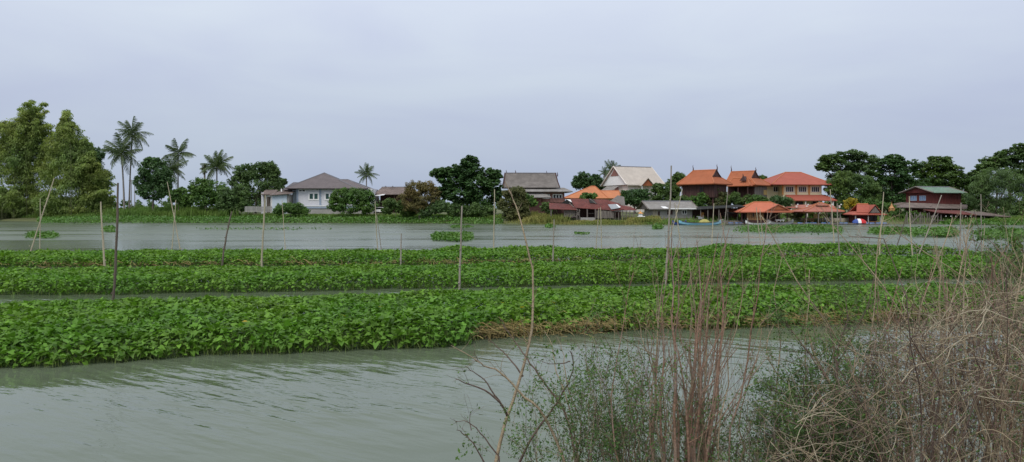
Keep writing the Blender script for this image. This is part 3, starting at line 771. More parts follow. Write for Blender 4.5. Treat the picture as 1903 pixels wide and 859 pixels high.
tree('broadleaf_tree', 'dark round tree right of the two tallest palms', 'tree', 166, 285, [(285, 322, 30, 30), (282, 302, 17, 12), (268, 340, 20, 26), (305, 338, 18, 30), (286, 355, 32, 20)], 'dark', .5)
tree('broadleaf_tree', 'large dark tree standing left of the white house', 'tree', 172, 475, [(455, 322, 22, 18), (500, 313, 19, 16), (478, 318, 20, 18), (508, 325, 14, 18), (445, 338, 20, 18), (480, 345, 34, 24), (505, 350, 20, 20), (450, 365, 26, 20), (478, 375, 26, 16)], 'rain', .45)
tree('broadleaf_tree', 'thin leafy tree tucked between the large dark tree and the white roof', 'tree', 178, 524, [(525, 338, 9, 9), (520, 350, 9, 9)], 'mid', .4, trunk_r=.12)
tree('broadleaf_tree', 'big dark spreading tree right of the brown tree, in the middle', 'tree', 152, 865,
     [(873, 302, 20, 15), (868, 318, 26, 16), (845, 318, 18, 14), (822, 322, 22, 10), (903, 325, 20, 14), (920, 325, 13, 10), (842, 336, 30, 16), (885, 342, 36, 20), (915, 345, 18, 18), (860, 360, 40, 22), (895, 368, 34, 22), (830, 356, 20, 20), (925, 365, 12, 16)],
     'dark', .62, .85, 40, 'layer', .3, flat=.55)
tree('broadleaf_tree', 'brownish yellow leaved tree left of the big dark tree', 'tree', 150, 780, [(770, 352, 22, 16), (792, 348, 20, 15), (760, 368, 24, 18), (790, 370, 26, 20), (775, 385, 26, 13), (808, 360, 12, 16)], 'rust', .42, style='droop')
tree('broadleaf_tree', 'rounded dark tree behind the orange hip roof', 'tree', 190, 1082, [(1082, 332, 16, 13), (1092, 340, 20, 14), (1072, 342, 10, 10)], 'dark', .45)
tree('broadleaf_tree', 'rounded dark tree touching the palm near the pale roofed house', 'tree', 192, 1108, [(1106, 334, 13, 11), (1112, 344, 16, 12)], 'dark', .45)
tree('broadleaf_tree', 'dense green tree in front of the pale roofed house', 'tree', 155, 1180, [(1178, 366, 22, 16), (1195, 362, 16, 12), (1165, 372, 14, 12), (1190, 375, 22, 10), (1160, 362, 8, 8)], 'dark', .42)
tree('broadleaf_tree', 'green tree beside the left gable of the first orange Thai house', 'tree', 158, 1235, [(1222, 350, 12, 12), (1240, 356, 18, 14), (1228, 368, 22, 13), (1252, 366, 12, 14), (1256, 352, 8, 10)], 'mid', .42)
tree('broadleaf_tree', 'round green tree top behind the first orange Thai roof', 'tree', 190, 1262, [(1262, 330, 16, 11), (1270, 340, 16, 10), (1250, 345, 14, 14)], 'mid', .45)
tree('broadleaf_tree', 'sliver of green tree between the second orange roof and the red roof', 'tree', 200, 1416, [(1416, 332, 9, 6), (1420, 340, 10, 8)], 'mid', .45)
# right hand wood: great rain trees
tree('rain_tree', 'tall layered dark tree behind the cream house', 'tree', 170, 1580,
     [(1578, 288, 32, 11), (1545, 296, 24, 9), (1607, 298, 28, 12), (1560, 308, 36, 14), (1600, 318, 36, 18), (1530, 310, 14, 9), (1570, 335, 40, 22)], 'rain', .55, .9, 44, 'layer', .4, flat=.5)
tree('rain_tree', 'dark layered tree between the tall tree and the green roofed house', 'tree', 172, 1660,
     [(1662, 294, 18, 9), (1650, 305, 30, 12), (1685, 308, 26, 13), (1660, 325, 40, 18), (1640, 345, 36, 20), (1690, 345, 34, 24), (1650, 370, 36, 20), (1612, 345, 16, 24)], 'dark', .55, .9, 44, 'layer', .4, flat=.5)
tree('rain_tree', 'bright topped dome shaped tree above the green roofed house', 'tree', 176, 1745,
     [(1745, 298, 24, 9), (1742, 309, 34, 12), (1715, 318, 20, 14), (1765, 318, 26, 13), (1740, 332, 44, 16), (1785, 335, 20, 16), (1735, 350, 40, 16)], 'mid', .55, .9, 44, 'layer', .4, flat=.5)
tree('rain_tree', 'high dark tree crown at the right edge of the view', 'tree', 178, 1880,
     [(1895, 275, 16, 9), (1880, 288, 30, 12), (1850, 300, 28, 12), (1905, 296, 34, 16), (1832, 312, 20, 12), (1870, 316, 44, 18), (1920, 320, 30, 24), (1815, 328, 20, 14)], 'rain', .55, .9, 44, 'layer', .4, flat=.5)
tree('broadleaf_tree', 'dense dark tree low behind the red house and the rain trees', 'tree', 190, 1700,
     [(1640, 350, 30, 24), (1690, 352, 34, 24), (1740, 352, 34, 22), (1790, 350, 30, 22), (1815, 345, 22, 22), (1660, 375, 34, 16), (1800, 375, 30, 16)], 'rain', .6)
tree('broadleaf_tree', 'grey green willowy tree overhanging the pier shed at right', 'tree', 147, 1850,
     [(1845, 330, 32, 18), (1875, 335, 30, 20), (1825, 348, 24, 18), (1855, 360, 40, 24), (1815, 368, 22, 18), (1890, 370, 34, 28), (1845, 385, 34, 16), (1905, 345, 24, 24)], 'rain', .42, 1.0, 46, 'droop', .3)
tree('bamboo_clump', 'soft green bamboo clump right of the cream house', 'bamboo', 158, 1595,
     [(1570, 335, 24, 18), (1600, 345, 28, 20), (1550, 348, 18, 18), (1620, 358, 20, 22), (1580, 365, 34, 20), (1612, 378, 24, 16), (1560, 378, 18, 14)], 'mid', .6, 1.0, 46, 'droop', .2, thick=.8)
tree('flowering_tree', 'small tree covered in bright yellow flowers beside the hut', 'tree', 145, 1583, [(1580, 374, 11, 9), (1588, 380, 10, 9), (1576, 383, 7, 7)], 'yellow', .30, 1.0, 30, trunk_r=.1)
tree('broadleaf_tree', 'yellowish green tree behind the small hut roof', 'tree', 148, 1632, [(1630, 382, 14, 10), (1648, 386, 12, 10), (1660, 390, 12, 9), (1618, 376, 10, 7)], 'bush', .34, trunk_r=.12)

# shrubs and bushes
shrub('broad green bush behind the grass under the drooping palm', 163, 385, [(372, 348, 22, 18), (395, 350, 26, 18), (378, 368, 28, 18), (412, 366, 20, 18), (360, 360, 12, 18)], 'bush', .45)
shrub('dark bush at the foot of the large dark tree', 161, 430, [(425, 365, 22, 20), (445, 360, 18, 18), (420, 382, 22, 14), (448, 380, 16, 14)], 'rain', .42)
shrub('banana like low bush below the lower dark palm', 165, 330, [(325, 365, 14, 14), (345, 372, 14, 14), (338, 355, 8, 8)], 'bush', .5)
shrub('low rounded bush in front of the blue walled shed', 156, 540, [(532, 386, 20, 11), (550, 388, 20, 11), (518, 391, 14, 8), (566, 393, 10, 6)], 'bush', .30, dens=1.2)
shrub('large bright green bush hiding the right side of the white house', 156, 652, [(632, 365, 20, 14), (658, 362, 24, 13), (682, 366, 17, 15), (625, 380, 18, 14), (650, 382, 28, 16), (682, 384, 20, 14), (640, 355, 8, 6)], 'bush', .34, dens=1.2)
shrub('dark green bush between the brown roofed house and the brown tree', 152, 735, [(725, 378, 14, 10), (742, 384, 16, 12), (720, 390, 12, 8), (760, 394, 18, 8)], 'mid', .34)
shrub('dark undergrowth in the shade below the big dark tree', 149, 850, [(815, 385, 18, 14), (845, 390, 22, 12), (880, 390, 24, 12), (905, 392, 18, 12), (790, 395, 14, 8)], 'rain', .38)
shrub('brownish green shrub at the water left of the grey roofed Thai house', 142.5, 955, [(950, 362, 16, 16), (966, 358, 12, 14), (945, 382, 20, 18), (968, 380, 16, 18), (955, 398, 22, 14), (975, 395, 12, 14)], 'olive', .34, dens=1.2)
shrub('small green bush beside the yellow tall grass', 143, 1030, [(1028, 398, 12, 9), (1015, 385, 10, 10), (1040, 403, 10, 6)], 'mid', .32)
shrub('banana plant with broad leaves in front of the grey roofed Thai house', 150, 984, [(984, 372, 9, 8), (978, 367, 6, 5), (992, 377, 6, 6)], 'bush', .8, lpc=14)
shrub('banana leaves rising before the orange hip roof', 158, 1096, [(1092, 363, 10, 5), (1102, 364, 8, 4), (1085, 366, 6, 3)], 'bush', .7, lpc=14)
shrub('light green bush in front of the first dark Thai house', 146, 1295, [(1290, 374, 14, 10), (1305, 368, 12, 10), (1300, 385, 14, 10), (1285, 384, 10, 8)], 'bush', .32)
shrub('leafy bush under the left corner of the first dark Thai house', 148, 1272, [(1268, 372, 12, 10), (1282, 376, 10, 8), (1258, 378, 10, 8)], 'mid', .34)
shrub('olive bush between the two dark Thai houses', 148, 1346, [(1344, 366, 9, 9), (1350, 376, 10, 8)], 'olive', .34)
shrub('tall thin leaved bush against the dark wall of the first Thai house', 147, 1325, [(1325, 352, 11, 9), (1330, 366, 14, 12), (1318, 372, 12, 10), (1330, 380, 16, 8)], 'olive', .32)
shrub('green bush below the second orange Thai house', 147, 1365, [(1358, 372, 14, 10), (1375, 374, 14, 9), (1390, 370, 12, 8), (1366, 364, 9, 7)], 'mid', .34)
shrub('leafy shrub between the second Thai house and the orange pavilion', 146, 1410, [(1404, 370, 12, 8), (1416, 372, 12, 8), (1395, 378, 12, 6)], 'bush', .34)
shrub('dark rounded bush in front of the cream house', 147, 1452, [(1445, 372, 14, 9), (1460, 374, 14, 9), (1436, 378, 10, 8), (1466, 380, 10, 8)], 'dark', .34)
shrub('pale shrub under the roof of the faded red pavilion', 142, 1480, [(1470, 400, 10, 7), (1485, 398, 8, 8), (1478, 405, 10, 5)], 'olive', .32)
shrub('dark green bush behind the faded red pavilion', 143, 1552, [(1548, 400, 12, 9), (1562, 396, 10, 12), (1570, 404, 8, 7)], 'dark', .34)
shrub('green overhanging bush between the hut and the stilted pier', 145, 1680, [(1668, 398, 14, 9), (1690, 400, 16, 9), (1712, 402, 16, 7), (1678, 408, 14, 5)], 'bush', .32)
shrub('green plant on the bank at the right edge below the willowy tree', 141, 1895, [(1890, 395, 14, 12), (1905, 390, 16, 16), (1880, 405, 12, 8), (1910, 408, 14, 8)], 'mid', .34)

# far treeline that reads as one mass
bl = []
for px in range(-300, 2300, 26):
    D = R.uniform(330, 400); h = R.uniform(5, 9)
    bl.append((Vector((ux(px)*D, D, 2+h*.35)), R.uniform(5, 8), 5, h*.55))
nb = crown_nb(bl, 1.6, .3, 16)
tag(link('far_wood', nb.mesh('far_wood'), M['rain']), 'low distant wood along the horizon behind the houses', 'wood', None, 'stuff')

# ------------------------------------------------------------------ buildings
class House:
    """local frame: x along the front, y away from the viewer, z up from the ground; lx/lz read photograph pixels on the front plane"""
    def __init__(s, name, label, cat, px, D, rz=0, group='houses on the far bank', gzv=None):
        s.px, s.D, s.rz = px, D, rz
        s.z0 = (gz(px, D) if gzv is None else gzv)
        s.X0 = ux(px)*D
        s.o = thing(name, label, cat, (s.X0, D, s.z0), rz, group)
    def lx(s, px, y=0):
        u = ux(px); D = s.D + y*math.cos(s.rz); X0 = s.X0 - y*math.sin(s.rz)
        return (u*D - X0)/(math.cos(s.rz) - u*math.sin(s.rz))
    def lz(s, py, lx=0, y=0):
        return CAMZ - (py-HORIZ)/F*(s.D + lx*math.sin(s.rz) + y*math.cos(s.rz)) - s.z0
    def add(s, name, mb, mat, parent=None, smooth=False, label=None): return part(name, mb, M[mat], parent or s.o, smooth, label)
    def wall(s, x0, x1, y0, y1, z0, z1, mat, name='wall'): return s.add(name, MB().box(x0, x1, y0, y1, z0, z1), mat)
    def window(s, x0, x1, z0, z1, y=0, n=2, frame='white', glass='glass', fw=.09, face='front', name='window'):
        def B(m, a, b, c0, c1, d0, d1):
            if face == 'front': m.box(a, b, y-d1, y-d0, c0, c1)
            else: m.box(y-d1, y-d0, a, b, c0, c1)         # on the left-hand end wall, x = y plane
        m = MB(); B(m, x0, x1, z0, z0+fw, .0, .09); B(m, x0, x1, z1-fw, z1, .0, .09)
        w = (x1-x0-fw)/n
        for i in range(n+1): B(m, x0+i*w, x0+i*w+fw, z0+fw, z1-fw, .0, .085)
        o = s.add(name, m, frame)
        for i in range(n):
            g = MB(); B(g, x0+i*w+fw, x0+(i+1)*w, z0+fw, z1-fw, .005, .03); s.add('pane', g, glass, o)
        return o
    def hip(s, x0, x1, y0, y1, z0, z1, r0, r1, ry, mat, t=.18, ridge='ridge', flare=None, name='roof', gend=None):
        """hip roof: eaves box x0..x1,y0..y1 at z0, ridge from x=r0 to r1 at y=ry, height z1"""
        m = MB()
        rings = [(x0+.12, x1-.12, y0+.12, y1-.12, z0-t), (x0, x1, y0, y1, z0-t*.6), (x0, x1, y0, y1, z0)]
        if flare:
            k, zz = flare
            rings.append((x0+(r0-x0)*k, (r1+.1 if gend else x1+(r1-x1)*k), y0+(ry-y0)*k, y1+(ry-y1)*k, z0+(z1-z0)*zz))
        rings.append((r0, r1, ry-.02, ry+.02, z1)); m.loft(rings)
        o = s.add(name, m, mat)
        if ridge:
            c = MB(); c.tube([(r0, ry, z1+.02), (r1, ry, z1+.02)], .13, 6); s.add('ridge_cap', c, ridge, o)
            for (a, b) in ((x0, y0), (x1, y0), (x0, y1), (x1, y1)):
                e = (r0 if a == x0 else r1, ry, z1+.02); q = [(a, b, z0+.03)]
                if flare: k, zz = flare; q.append(((r1+.1 if gend and a == x1 else a+(e[0]-a)*k), b+(ry-b)*k, z0+(z1-z0)*zz+.03))
                c = MB(); c.tube(q+[e], .10, 5); s.add('hip_cap', c, ridge, o)
        if gend:                                            # dark gablet closing the upright ridge end, its rafters proud of it
            k, zz = flare; zg = z0+(z1-z0)*zz; ya, yb = y0+(ry-y0)*k, y1+(ry-y1)*k; xg = r1+.16
            g = MB(); g.v += [(xg, ya+.1, zg+.05), (xg, yb-.1, zg+.05), (r1+.08, ry, z1-.02), (xg+.04, ya+.1, zg+.05), (xg+.04, yb-.1, zg+.05), (r1+.12, ry, z1-.02)]
            g.f += [(0, 2, 1), (3, 4, 5), (0, 1, 4, 3), (1, 2, 5, 4), (2, 0, 3, 5)]; go = s.add('gablet', g, gend)
            for yy in (ya, yb): s.add('bargeboard', MB().tube([(xg+.1, yy, zg), (xg+.06, (yy+ry)/2, (zg+z1)/2-.06), (xg, ry, z1+.1)], .10, 4), 'orangetrim' if False else gend, go)
        return o
    def gable(s, x0, x1, y0, y1, z0, z1, mat, t=.15, ridge='ridge', over=0, sag=0, name='roof', bargeboard=None, wallmat=None):
        """gable roof with its ridge along x, eaves at y0 and y1"""
        ym = (y0+y1)/2; r0, r1 = x0+over, x1-over; zm = z0+(z1-z0)*(.5-sag)
        m = MB()
        for ya in (y0, y1):
            yb = (ya+ym)/2; xa, xb = x0+over*.5, x1-over*.5
            for (p, q) in (((x0, x1, ya, z0), (xa, xb, yb, zm)), ((xa, xb, yb, zm), (r0, r1, ym, z1))):
                pts = [(p[0], p[2], p[3]), (p[1], p[2], p[3]), (q[1], q[2], q[3]), (q[0], q[2], q[3])]
                m.slab(pts if ya == y0 else pts[::-1], t)
        o = s.add(name, m, mat)
        if ridge: s.add('ridge_cap', MB().tube([(r0, ym, z1+.02), (r1, ym, z1+.02)], .12, 6), ridge, o)
        if wallmat:
            for xe in (x0+max(.35, over), x1-max(.35, over)-.1):
                g = MB(); pr = [(y0+.3, z0-.02), (y1-.3, z0-.02), ((y1+ym)/2, zm-t), (ym, z1-t*1.5), ((y0+ym)/2, zm-t)]
                n = len(g.v); g.v += [(xe, a, b) for a, b in pr]+[(xe+.1, a, b) for a, b in pr]
                g.f += [tuple(range(n+4, n-1, -1)), tuple(range(n+5, n+10))]+[(n+i, n+(i+1) % 5, n+5+(i+1) % 5, n+5+i) for i in range(5)]
                s.add('gable_wall', g, wallmat)
        if bargeboard:
            for xe in (x0, x1):
                i = 1 if xe == x0 else -1; xm = xe+i*over*.5; xr = xe+i*over
                for ya in (y0, y1):
                    b = MB(); b.tube([(xe-i*.05, ya, z0-.02), (xm-i*.05, (ya+ym)/2, zm-.02), (xr-i*.05, ym, z1+.05)], .14, 4); s.add('bargeboard', b, bargeboard, o)
        return o
    def posts(s, xs, ys, z0, z1, r, mat='greywood', name='post'):
        for x in xs:
            for y in ys: s.add(name, MB().tube([(x, y, z0), (x+R.uniform(-.05, .05), y, z1)], r, 6), mat, smooth=True)
    def planks(s, x0, x1, y, z0, z1, w, mat, gap=.03, jit=.12, name='plank', depth=.05):
        x = x0
        while x < x1-.02:
            ww = min(w*R.uniform(.75, 1.25), x1-x)
            dz = R.uniform(-jit, jit); s.add(name, MB().box(x, x+ww-gap, y+R.uniform(-.03, 0), y+depth, z0+R.uniform(-jit, 0), z1+dz), mat)
            x += ww
    def finial(s, x, y, z, h, mat, parent): s.add('finial', MB().tube([(x, y, z-.1), (x+.05, y, z+h*.4), (x-.06, y, z+h*.75), (x+.02, y, z+h)], [.13, .10, .06, .015], 5), mat, parent)

# --- white house on the left
h = House('white_house', 'single storey white house with grey brown hip roof behind the round bushes', 'house', 600, 166, .06)
a, b = h.lx(551), h.lx(692); zt, zb = h.lz(350.5), h.lz(383)
h.wall(a, b, 0, 11, zb, zt, 'whitewall')
h.wall(a-1.2, a-.01, 1.2, 10, zb, zt, 'bluewall', 'side_wall')
h.wall(a-.25, b+.2, -.35, 11.2, h.lz(387.5), zb-.01, 'bluetrim', 'plinth')
h.wall(a-.2, b+.2, -.2, 11.2, -.8, h.lz(387.5)-.01, 'concrete', 'foundation')
for q in (551, 593.5, 640): x = h.lx(q); h.wall(x, x+.42, -.06, -.005, zb, zt-.02, 'bluetrim', 'pilaster')
h.wall(h.lx(548), h.lx(625), -.40, -.352, h.lz(383.6), h.lz(382), 'white', 'ledge')
h.window(h.lx(555), h.lx(568), h.lz(357.3), h.lz(352), 0, 2, fw=.16)
h.window(h.lx(573), h.lx(593), h.lz(372.5), h.lz(357.7), 0, 2, 'white', 'greenglass', .30)
h.window(h.lx(603), h.lx(622), h.lz(372.5), h.lz(357.7), 0, 2, 'white', 'greenglass', .30)
h.window(h.lx(650), h.lx(670), h.lz(372.5), h.lz(357.7), 0, 2, 'white', 'greenglass', .30)
z0 = h.lz(350)
ro = h.hip(h.lx(532), h.lx(664), -1.2, 12.2, z0, h.lz(321.5, 0, 4.0), h.lx(596)-.05, h.lx(596)+.05, 4.2, 'r_grey', ridge='ridgegrey')
h.hip(h.lx(596), h.lx(684), -.9, 12.0, z0-.02, h.lz(334, 0, 5.0), h.lx(622, 5), h.lx(647, 5), 5.2, 'r_grey', ridge='ridgegrey', name='wing_roof')
h.hip(h.lx(524), h.lx(556), 1.0, 9.0, h.lz(352.5), h.lz(340, 0, 5), h.lx(545, 5), h.lx(556, 5), 5.0, 'r_grey', ridge='ridgegrey', name='side_roof')

h = House('shed', 'pale blue walled shed with a brown lean-to roof left of the white house', 'shed', 520, 163, .05)
h.wall(h.lx(506), h.lx(533), 0, 5, -.5, h.lz(361), 'bluewall')
h.wall(h.lx(533)+.01, h.lx(537), .1, 5, -.5, h.lz(361), 'concrete', 'corner_post')
h.wall(h.lx(504.5), h.lx(506)-.01, -.03, 5, -.5, h.lz(361.5), 'white', 'edge_trim')
h.add('roof', MB().slab([(h.lx(502), -.7, h.lz(362.5)), (h.lx(543), -.7, h.lz(359.5)), (h.lx(540), 5.2, h.lz(352.5)), (h.lx(511), 5.2, h.lz(353))], .14), 'r_brown')
h.wall(h.lx(517.5), h.lx(519.5), 2.0, 2.3, h.lz(356), h.lz(350.5), 'white', 'vent')
h = House('shed', 'small open fronted grey shed beside the pale blue shed', 'shed', 495, 164, .05)
h.wall(h.lx(485.5), h.lx(490), 0, .15, -.5, h.lz(358), 'whitewall')
h.wall(h.lx(485.5), h.lx(504), 3.5, 3.65, -.5, h.lz(358), 'greywood', 'back_wall')
h.wall(h.lx(494), h.lx(504), -.02, .1, h.lz(366), h.lz(362.5), 'white', 'lintel')
h.posts([h.lx(494.5), h.lx(503.5)], [.05], -.4, h.lz(363), .1, 'white')
h.add('roof', MB().slab([(h.lx(487), -.8, h.lz(361)), (h.lx(512), -.8, h.lz(361)), (h.lx(508), 4, h.lz(352)), (h.lx(484), 4, h.lz(352))], .14), 'r_brown')
h = House('picket_fence', 'grey wooden picket fence on the bank left of the low rounded bush', 'fence', 482, 159.5, .04, None)
h.add('rail', MB().box(h.lx(455), h.lx(506), .03, .09, h.lz(386), h.lz(385.2)), 'greywood')
h.add('rail', MB().box(h.lx(455), h.lx(506), .03, .09, h.lz(391), h.lz(390.2)), 'greywood')
h.planks(h.lx(455), h.lx(506), -.03, h.lz(394), h.lz(383.7), .24, 'concrete', .06, .05, 'picket', .02)
for px0, lab in ((244, 'thin utility pole standing between the tall palms'), (250.5, 'second thin utility pole right of the tall palms')):
    h = House('utility_pole', lab, 'utility pole', px0, 200, 0, 'utility poles far behind the palms')
    h.add('pole', MB().tube([(0, 0, -.5), (0, 0, h.lz(334))], [.14, .09], 8), 'concrete', smooth=True)
    h.add('crossarm', MB().box(-.7, .7, -.05, .05, h.lz(336.5), h.lz(335.5)), 'concrete')

# --- brown roofed house
h = House('brown_roofed_house', 'low house with a grey brown roof and dark open carport', 'house', 728, 172, 0)
h.wall(h.lx(703), h.lx(765), 2.5, 9, -.4, h.lz(361), 'darkwood')
h.gable(h.lx(696), h.lx(768), -.5, 9.5, h.lz(361), h.lz(348, 0, 4.5), 'r_brown', ridge='ridgegrey', over=.9)
h.posts([h.lx(704), h.lx(733)], [0], -.4, h.lz(361), .12, 'darkwood')
h.add('awning', MB().slab([(h.lx(699), -1.8, h.lz(364.5)), (h.lx(716), -1.8, h.lz(362.5)), (h.lx(718), 1.2, h.lz(358.5)), (h.lx(699), 1.2, h.lz(360.5))], .08), 'white')
for q in (715, 728): h.add('ridge_end', MB().tube([(h.lx(q, 4), 4.5, h.lz(348, 0, 4.5)), (h.lx(q+2, 4), 4.5, h.lz(346.5, 0, 4.5))], .2, 6), 'ridgegrey')
# parked car under it
h = House('parked_car', 'small white car parked under the brown roofed carport', 'car', 705, 169, 0, None)
m = MB(); prof = [(-2, .35), (-2.05, .75), (-1.2, .9), (-.6, 1.4), (.9, 1.42), (1.6, .95), (2.05, .85), (2.05, .35)]
n = len(prof); m.v += [(x, -.8, z) for x, z in prof]+[(x, .8, z) for x, z in prof]
m.f += [tuple(range(n)), tuple(range(2*n-1, n-1, -1))]+[(i, i+n, (i+1) % n+n, (i+1) % n) for i in range(n)]
h.add('body', m, 'white')
for x in (-1.3, 1.3):
    for y in (-.82, .62): h.add('wheel', MB().tube([(x, y, .32), (x, y+.2, .32)], .32, 10), 'shade')
h.add('side_window', MB().poly([(-1.0, -.81, .93), (1.3, -.81, .93), (.8, -.81, 1.33), (-.5, -.81, 1.33)]), 'glass')

# --- grey roofed Thai house
h = House('thai_house', 'two storey brick Thai house with steep grey roof and pointed finials', 'house', 1005, 160, .05)
zt = h.lz(356); x0, x1 = h.lx(950), h.lx(1049)
h.wall(x0, x1, 0, 8, -.4, zt, 'brick')
h.wall(h.lx(1008), h.lx(1050), -.25, -.01, h.lz(376.5), h.lz(368.5), 'brick', 'balcony_wall')
h.wall(h.lx(1008), h.lx(1022), -.32, -.26, h.lz(369.5), h.lz(368.2), 'white', 'balcony_rail')
h.window(h.lx(1027), h.lx(1045), h.lz(370), h.lz(360.8), 0, 3, fw=.2)
h.window(h.lx(1013), h.lx(1022), h.lz(368), h.lz(360.8), 0, 1, fw=.2)
h.hip(h.lx(958), h.lx(1063), -1.6, 9.6, h.lz(356), h.lz(348.5, 0, .5), h.lx(965), h.lx(1042), 4, 'r_fibre', ridge=None, name='skirt_roof', flare=(.62, 1.0))
ro = h.gable(h.lx(936), h.lx(1040), .2, 7.8, h.lz(348), h.lz(322, 0, 4), 'r_old', ridge='ridgegrey', over=.5, sag=.10, bargeboard='darkwood', wallmat='darkwood')
for q, y, hh in ((941, 321, 1.0), (958, 319, .7), (1016, 321, .8), (1036, 324, .9)): h.finial(h.lx(q, 4), 4, h.lz(y+3, 0, 4), hh, 'darkwood', ro)
h.add('porch_roof', MB().slab([(h.lx(968), -3, h.lz(367)), (h.lx(1022), -3, h.lz(366.5)), (h.lx(1009), -.3, h.lz(358)), (h.lx(972), -.3, h.lz(358))], .15), 'r_fibre')
h.posts([h.lx(974), h.lx(1002), h.lx(1018)], [-2.7], -.6, h.lz(367), .1, 'darkwood')
h.add('water_tank', MB().lathe([(.1, 0), (.75, .05), (.75, 1.0), (.3, 1.15), (.05, 1.2)], (h.lx(968, -3.5), -3.5, h.lz(372)), 14), 'barrel', smooth=True)
h.posts([h.lx(968, -3.5)], [-3.5], -.6, h.lz(372), .3, 'concrete', 'tank_stand')

# --- orange hip roof
h = House('orange_roofed_house', 'bungalow showing only its broad orange hip roof behind the rusty shack', 'house', 1100, 172, -.05)
h.wall(h.lx(1056), h.lx(1148), .9, 9, -.4, h.lz(368), 'palecream')
h.hip(h.lx(1047), h.lx(1130), -.5, 10.5, h.lz(368), h.lz(346.5, 0, 5), h.lx(1098, 5), h.lx(1106, 5), 5, 'r_orange2')
h.hip(h.lx(1085), h.lx(1156), -.8, 9.5, h.lz(368.3), h.lz(355, 0, 4.5), h.lx(1098, 4.5), h.lx(1150, 4.5), 4.4, 'r_orange2', name='wing_roof')

# --- white house with pale roof, gable towards the left
h = House('white_gabled_house', 'tall white house with pale beige gable roof and small orange dormer', 'house', 1167, 180, .42)
Lh = h.lx(1232); zt = h.lz(343.5)
h.wall(0, Lh-.5, 0, 10, -.4, zt, 'palecream')
ro = h.gable(-1.0, Lh, -1.1, 11.1, zt, h.lz(309.5, 0, 5), 'r_pale', ridge='ridgegrey', t=.2, over=-.0, wallmat='white', bargeboard='palecream')
g = MB(); g.v += [(-.74, 3.1, zt+2.3), (-.74, 6.9, zt+2.3), (-.74, 5, zt+4.1), (-.68, 3.1, zt+2.3), (-.68, 6.9, zt+2.3), (-.68, 5, zt+4.1)]; g.f += [(0, 2, 1), (3, 4, 5), (0, 1, 4, 3), (1, 2, 5, 4), (2, 0, 3, 5)]; h.add('gable_panel', g, 'brick')
h.wall(-.1, -.003, 4.2, 5.8, zt-2.0, zt+.2, 'brick', 'gable_panel')
h.window(1.5, 2.7, zt-3.6, zt-1.2, -.003, 1, 'white', 'glass', .14, 'side')
h.window(4.0, 4.9, zt-3.6, zt-1.8, -.003, 1, 'white', 'glass', .14, 'side')
h.window(5.2, 6.1, zt-3.6, zt-1.8, -.003, 1, 'white', 'glass', .14, 'side')
for q in (1172, 1180, 1190, 1200, 1215, 1225): h.window(h.lx(q), h.lx(q+5), zt-3.0, zt-.9, 0, 1, 'white', 'glass', .12)
# dormer: gable roof with its ridge running inwards
xa, xb = h.lx(1184), h.lx(1209); xm = (xa+xb)/2; za, zc = h.lz(345), h.lz(330.5)
m = MB(); m.slab([(xa, -1.9, za), (xm, -1.9, zc), (xm, 3.5, zc), (xa, 3.5, za)], .14); m.slab([(xm, -1.9, zc), (xb, -1.9, za), (xb, 3.5, za), (xm, 3.5, zc)], .14)
d = h.add('dormer_roof', m, 'r_pale')
m = MB(); m.v += [(xa+.35, -1.6, za), (xb-.35, -1.6, za), (xm, -1.6, zc-.35), (xa+.35, -1.5, za), (xb-.35, -1.5, za), (xm, -1.5, zc-.35)]
m.f += [(0, 1, 2), (5, 4, 3), (0, 3, 4, 1), (1, 4, 5, 2), (2, 5, 3, 0)]; h.add('dormer_gable', m, 'r_orange', d)
h.posts([xa+.4, xb-.4], [-1.5], -.4, za, .14, 'white', 'column')
m = MB(); m.slab([(-6.5, 3, zt-3.4), (-1.1, 2.4, zt-.2), (-1.1, 8, zt-.2), (-6.5, 8, zt-3.4)], .12); h.add('lean_to_roof', m, 'r_fibre')

# --- rusty shack at the water
h = House('rusty_shack', 'ramshackle wooden shack with patched rusty red tin roofs on the shore', 'shack', 1100, 138.5, 0)
def Q(px, py, y=0): return (h.lx(px, y), y, h.lz(py, 0, y))
h.add('roof', MB().slab([Q(1068, 386), Q(1137, 390.5), Q(1131, 371, 4), Q(1060, 369, 4)], .07), 'r_rust')
h.add('roof_sheet', MB().slab([Q(1136, 391.5, -.2), Q(1160, 389, -.2), Q(1150, 378, 3), Q(1128, 372, 3.6)], .07), 'r_rust')
h.add('lower_roof', MB().slab([Q(1021, 388, -.6), Q(1072, 390, -.6), Q(1062, 379, 2.6), Q(1020, 377.5, 2.6)], .07), 'r_rust')
h.add('right_roof', MB().slab([Q(1150, 390.5, .1), Q(1184, 390.5, .1), Q(1172, 384, 3), Q(1149, 381, 3)], .07), 'r_rust')
h.add('patch_sheet', MB().slab([Q(1136, 389, -.1), Q(1151, 386.5, -.1), Q(1144, 379.2, 1.9), Q(1129.5, 380.2, 1.9)], .03), 'metal')
h.add('patch_sheet', MB().slab([Q(1150, 386, .2), Q(1153.5, 385, .2), Q(1146.5, 379.5, 1.9), Q(1143.5, 380, 1.9)], .03), 'white')
h.add('patch_sheet', MB().slab([Q(1096, 377, 1.9), Q(1109, 378, 1.9), Q(1102, 370, 3.8), Q(1094, 370, 3.8)], .03), 'shade')
h.add('roof_batten', MB().tube([Q(1108, 378.5, 1.6), Q(1096, 369.5, 3.9)], .09, 4), 'greywood')
h.add('roof_batten', MB().tube([Q(1074, 391, -.6), Q(1064, 383, 1.4), Q(1052, 371, 3.2)], .1, 4), 'greywood')
h.add('patch_sheet', MB().slab([Q(1054, 373, 3), Q(1064, 376, 2.6), Q(1061, 371, 3.9), Q(1051, 370.5, 3.9)], .03), 'white')
h.add('gable_board', MB().poly([Q(1042, 378, 2.2), Q(1068, 380, 2.2), Q(1054, 371, 2.2)]), 'shade')
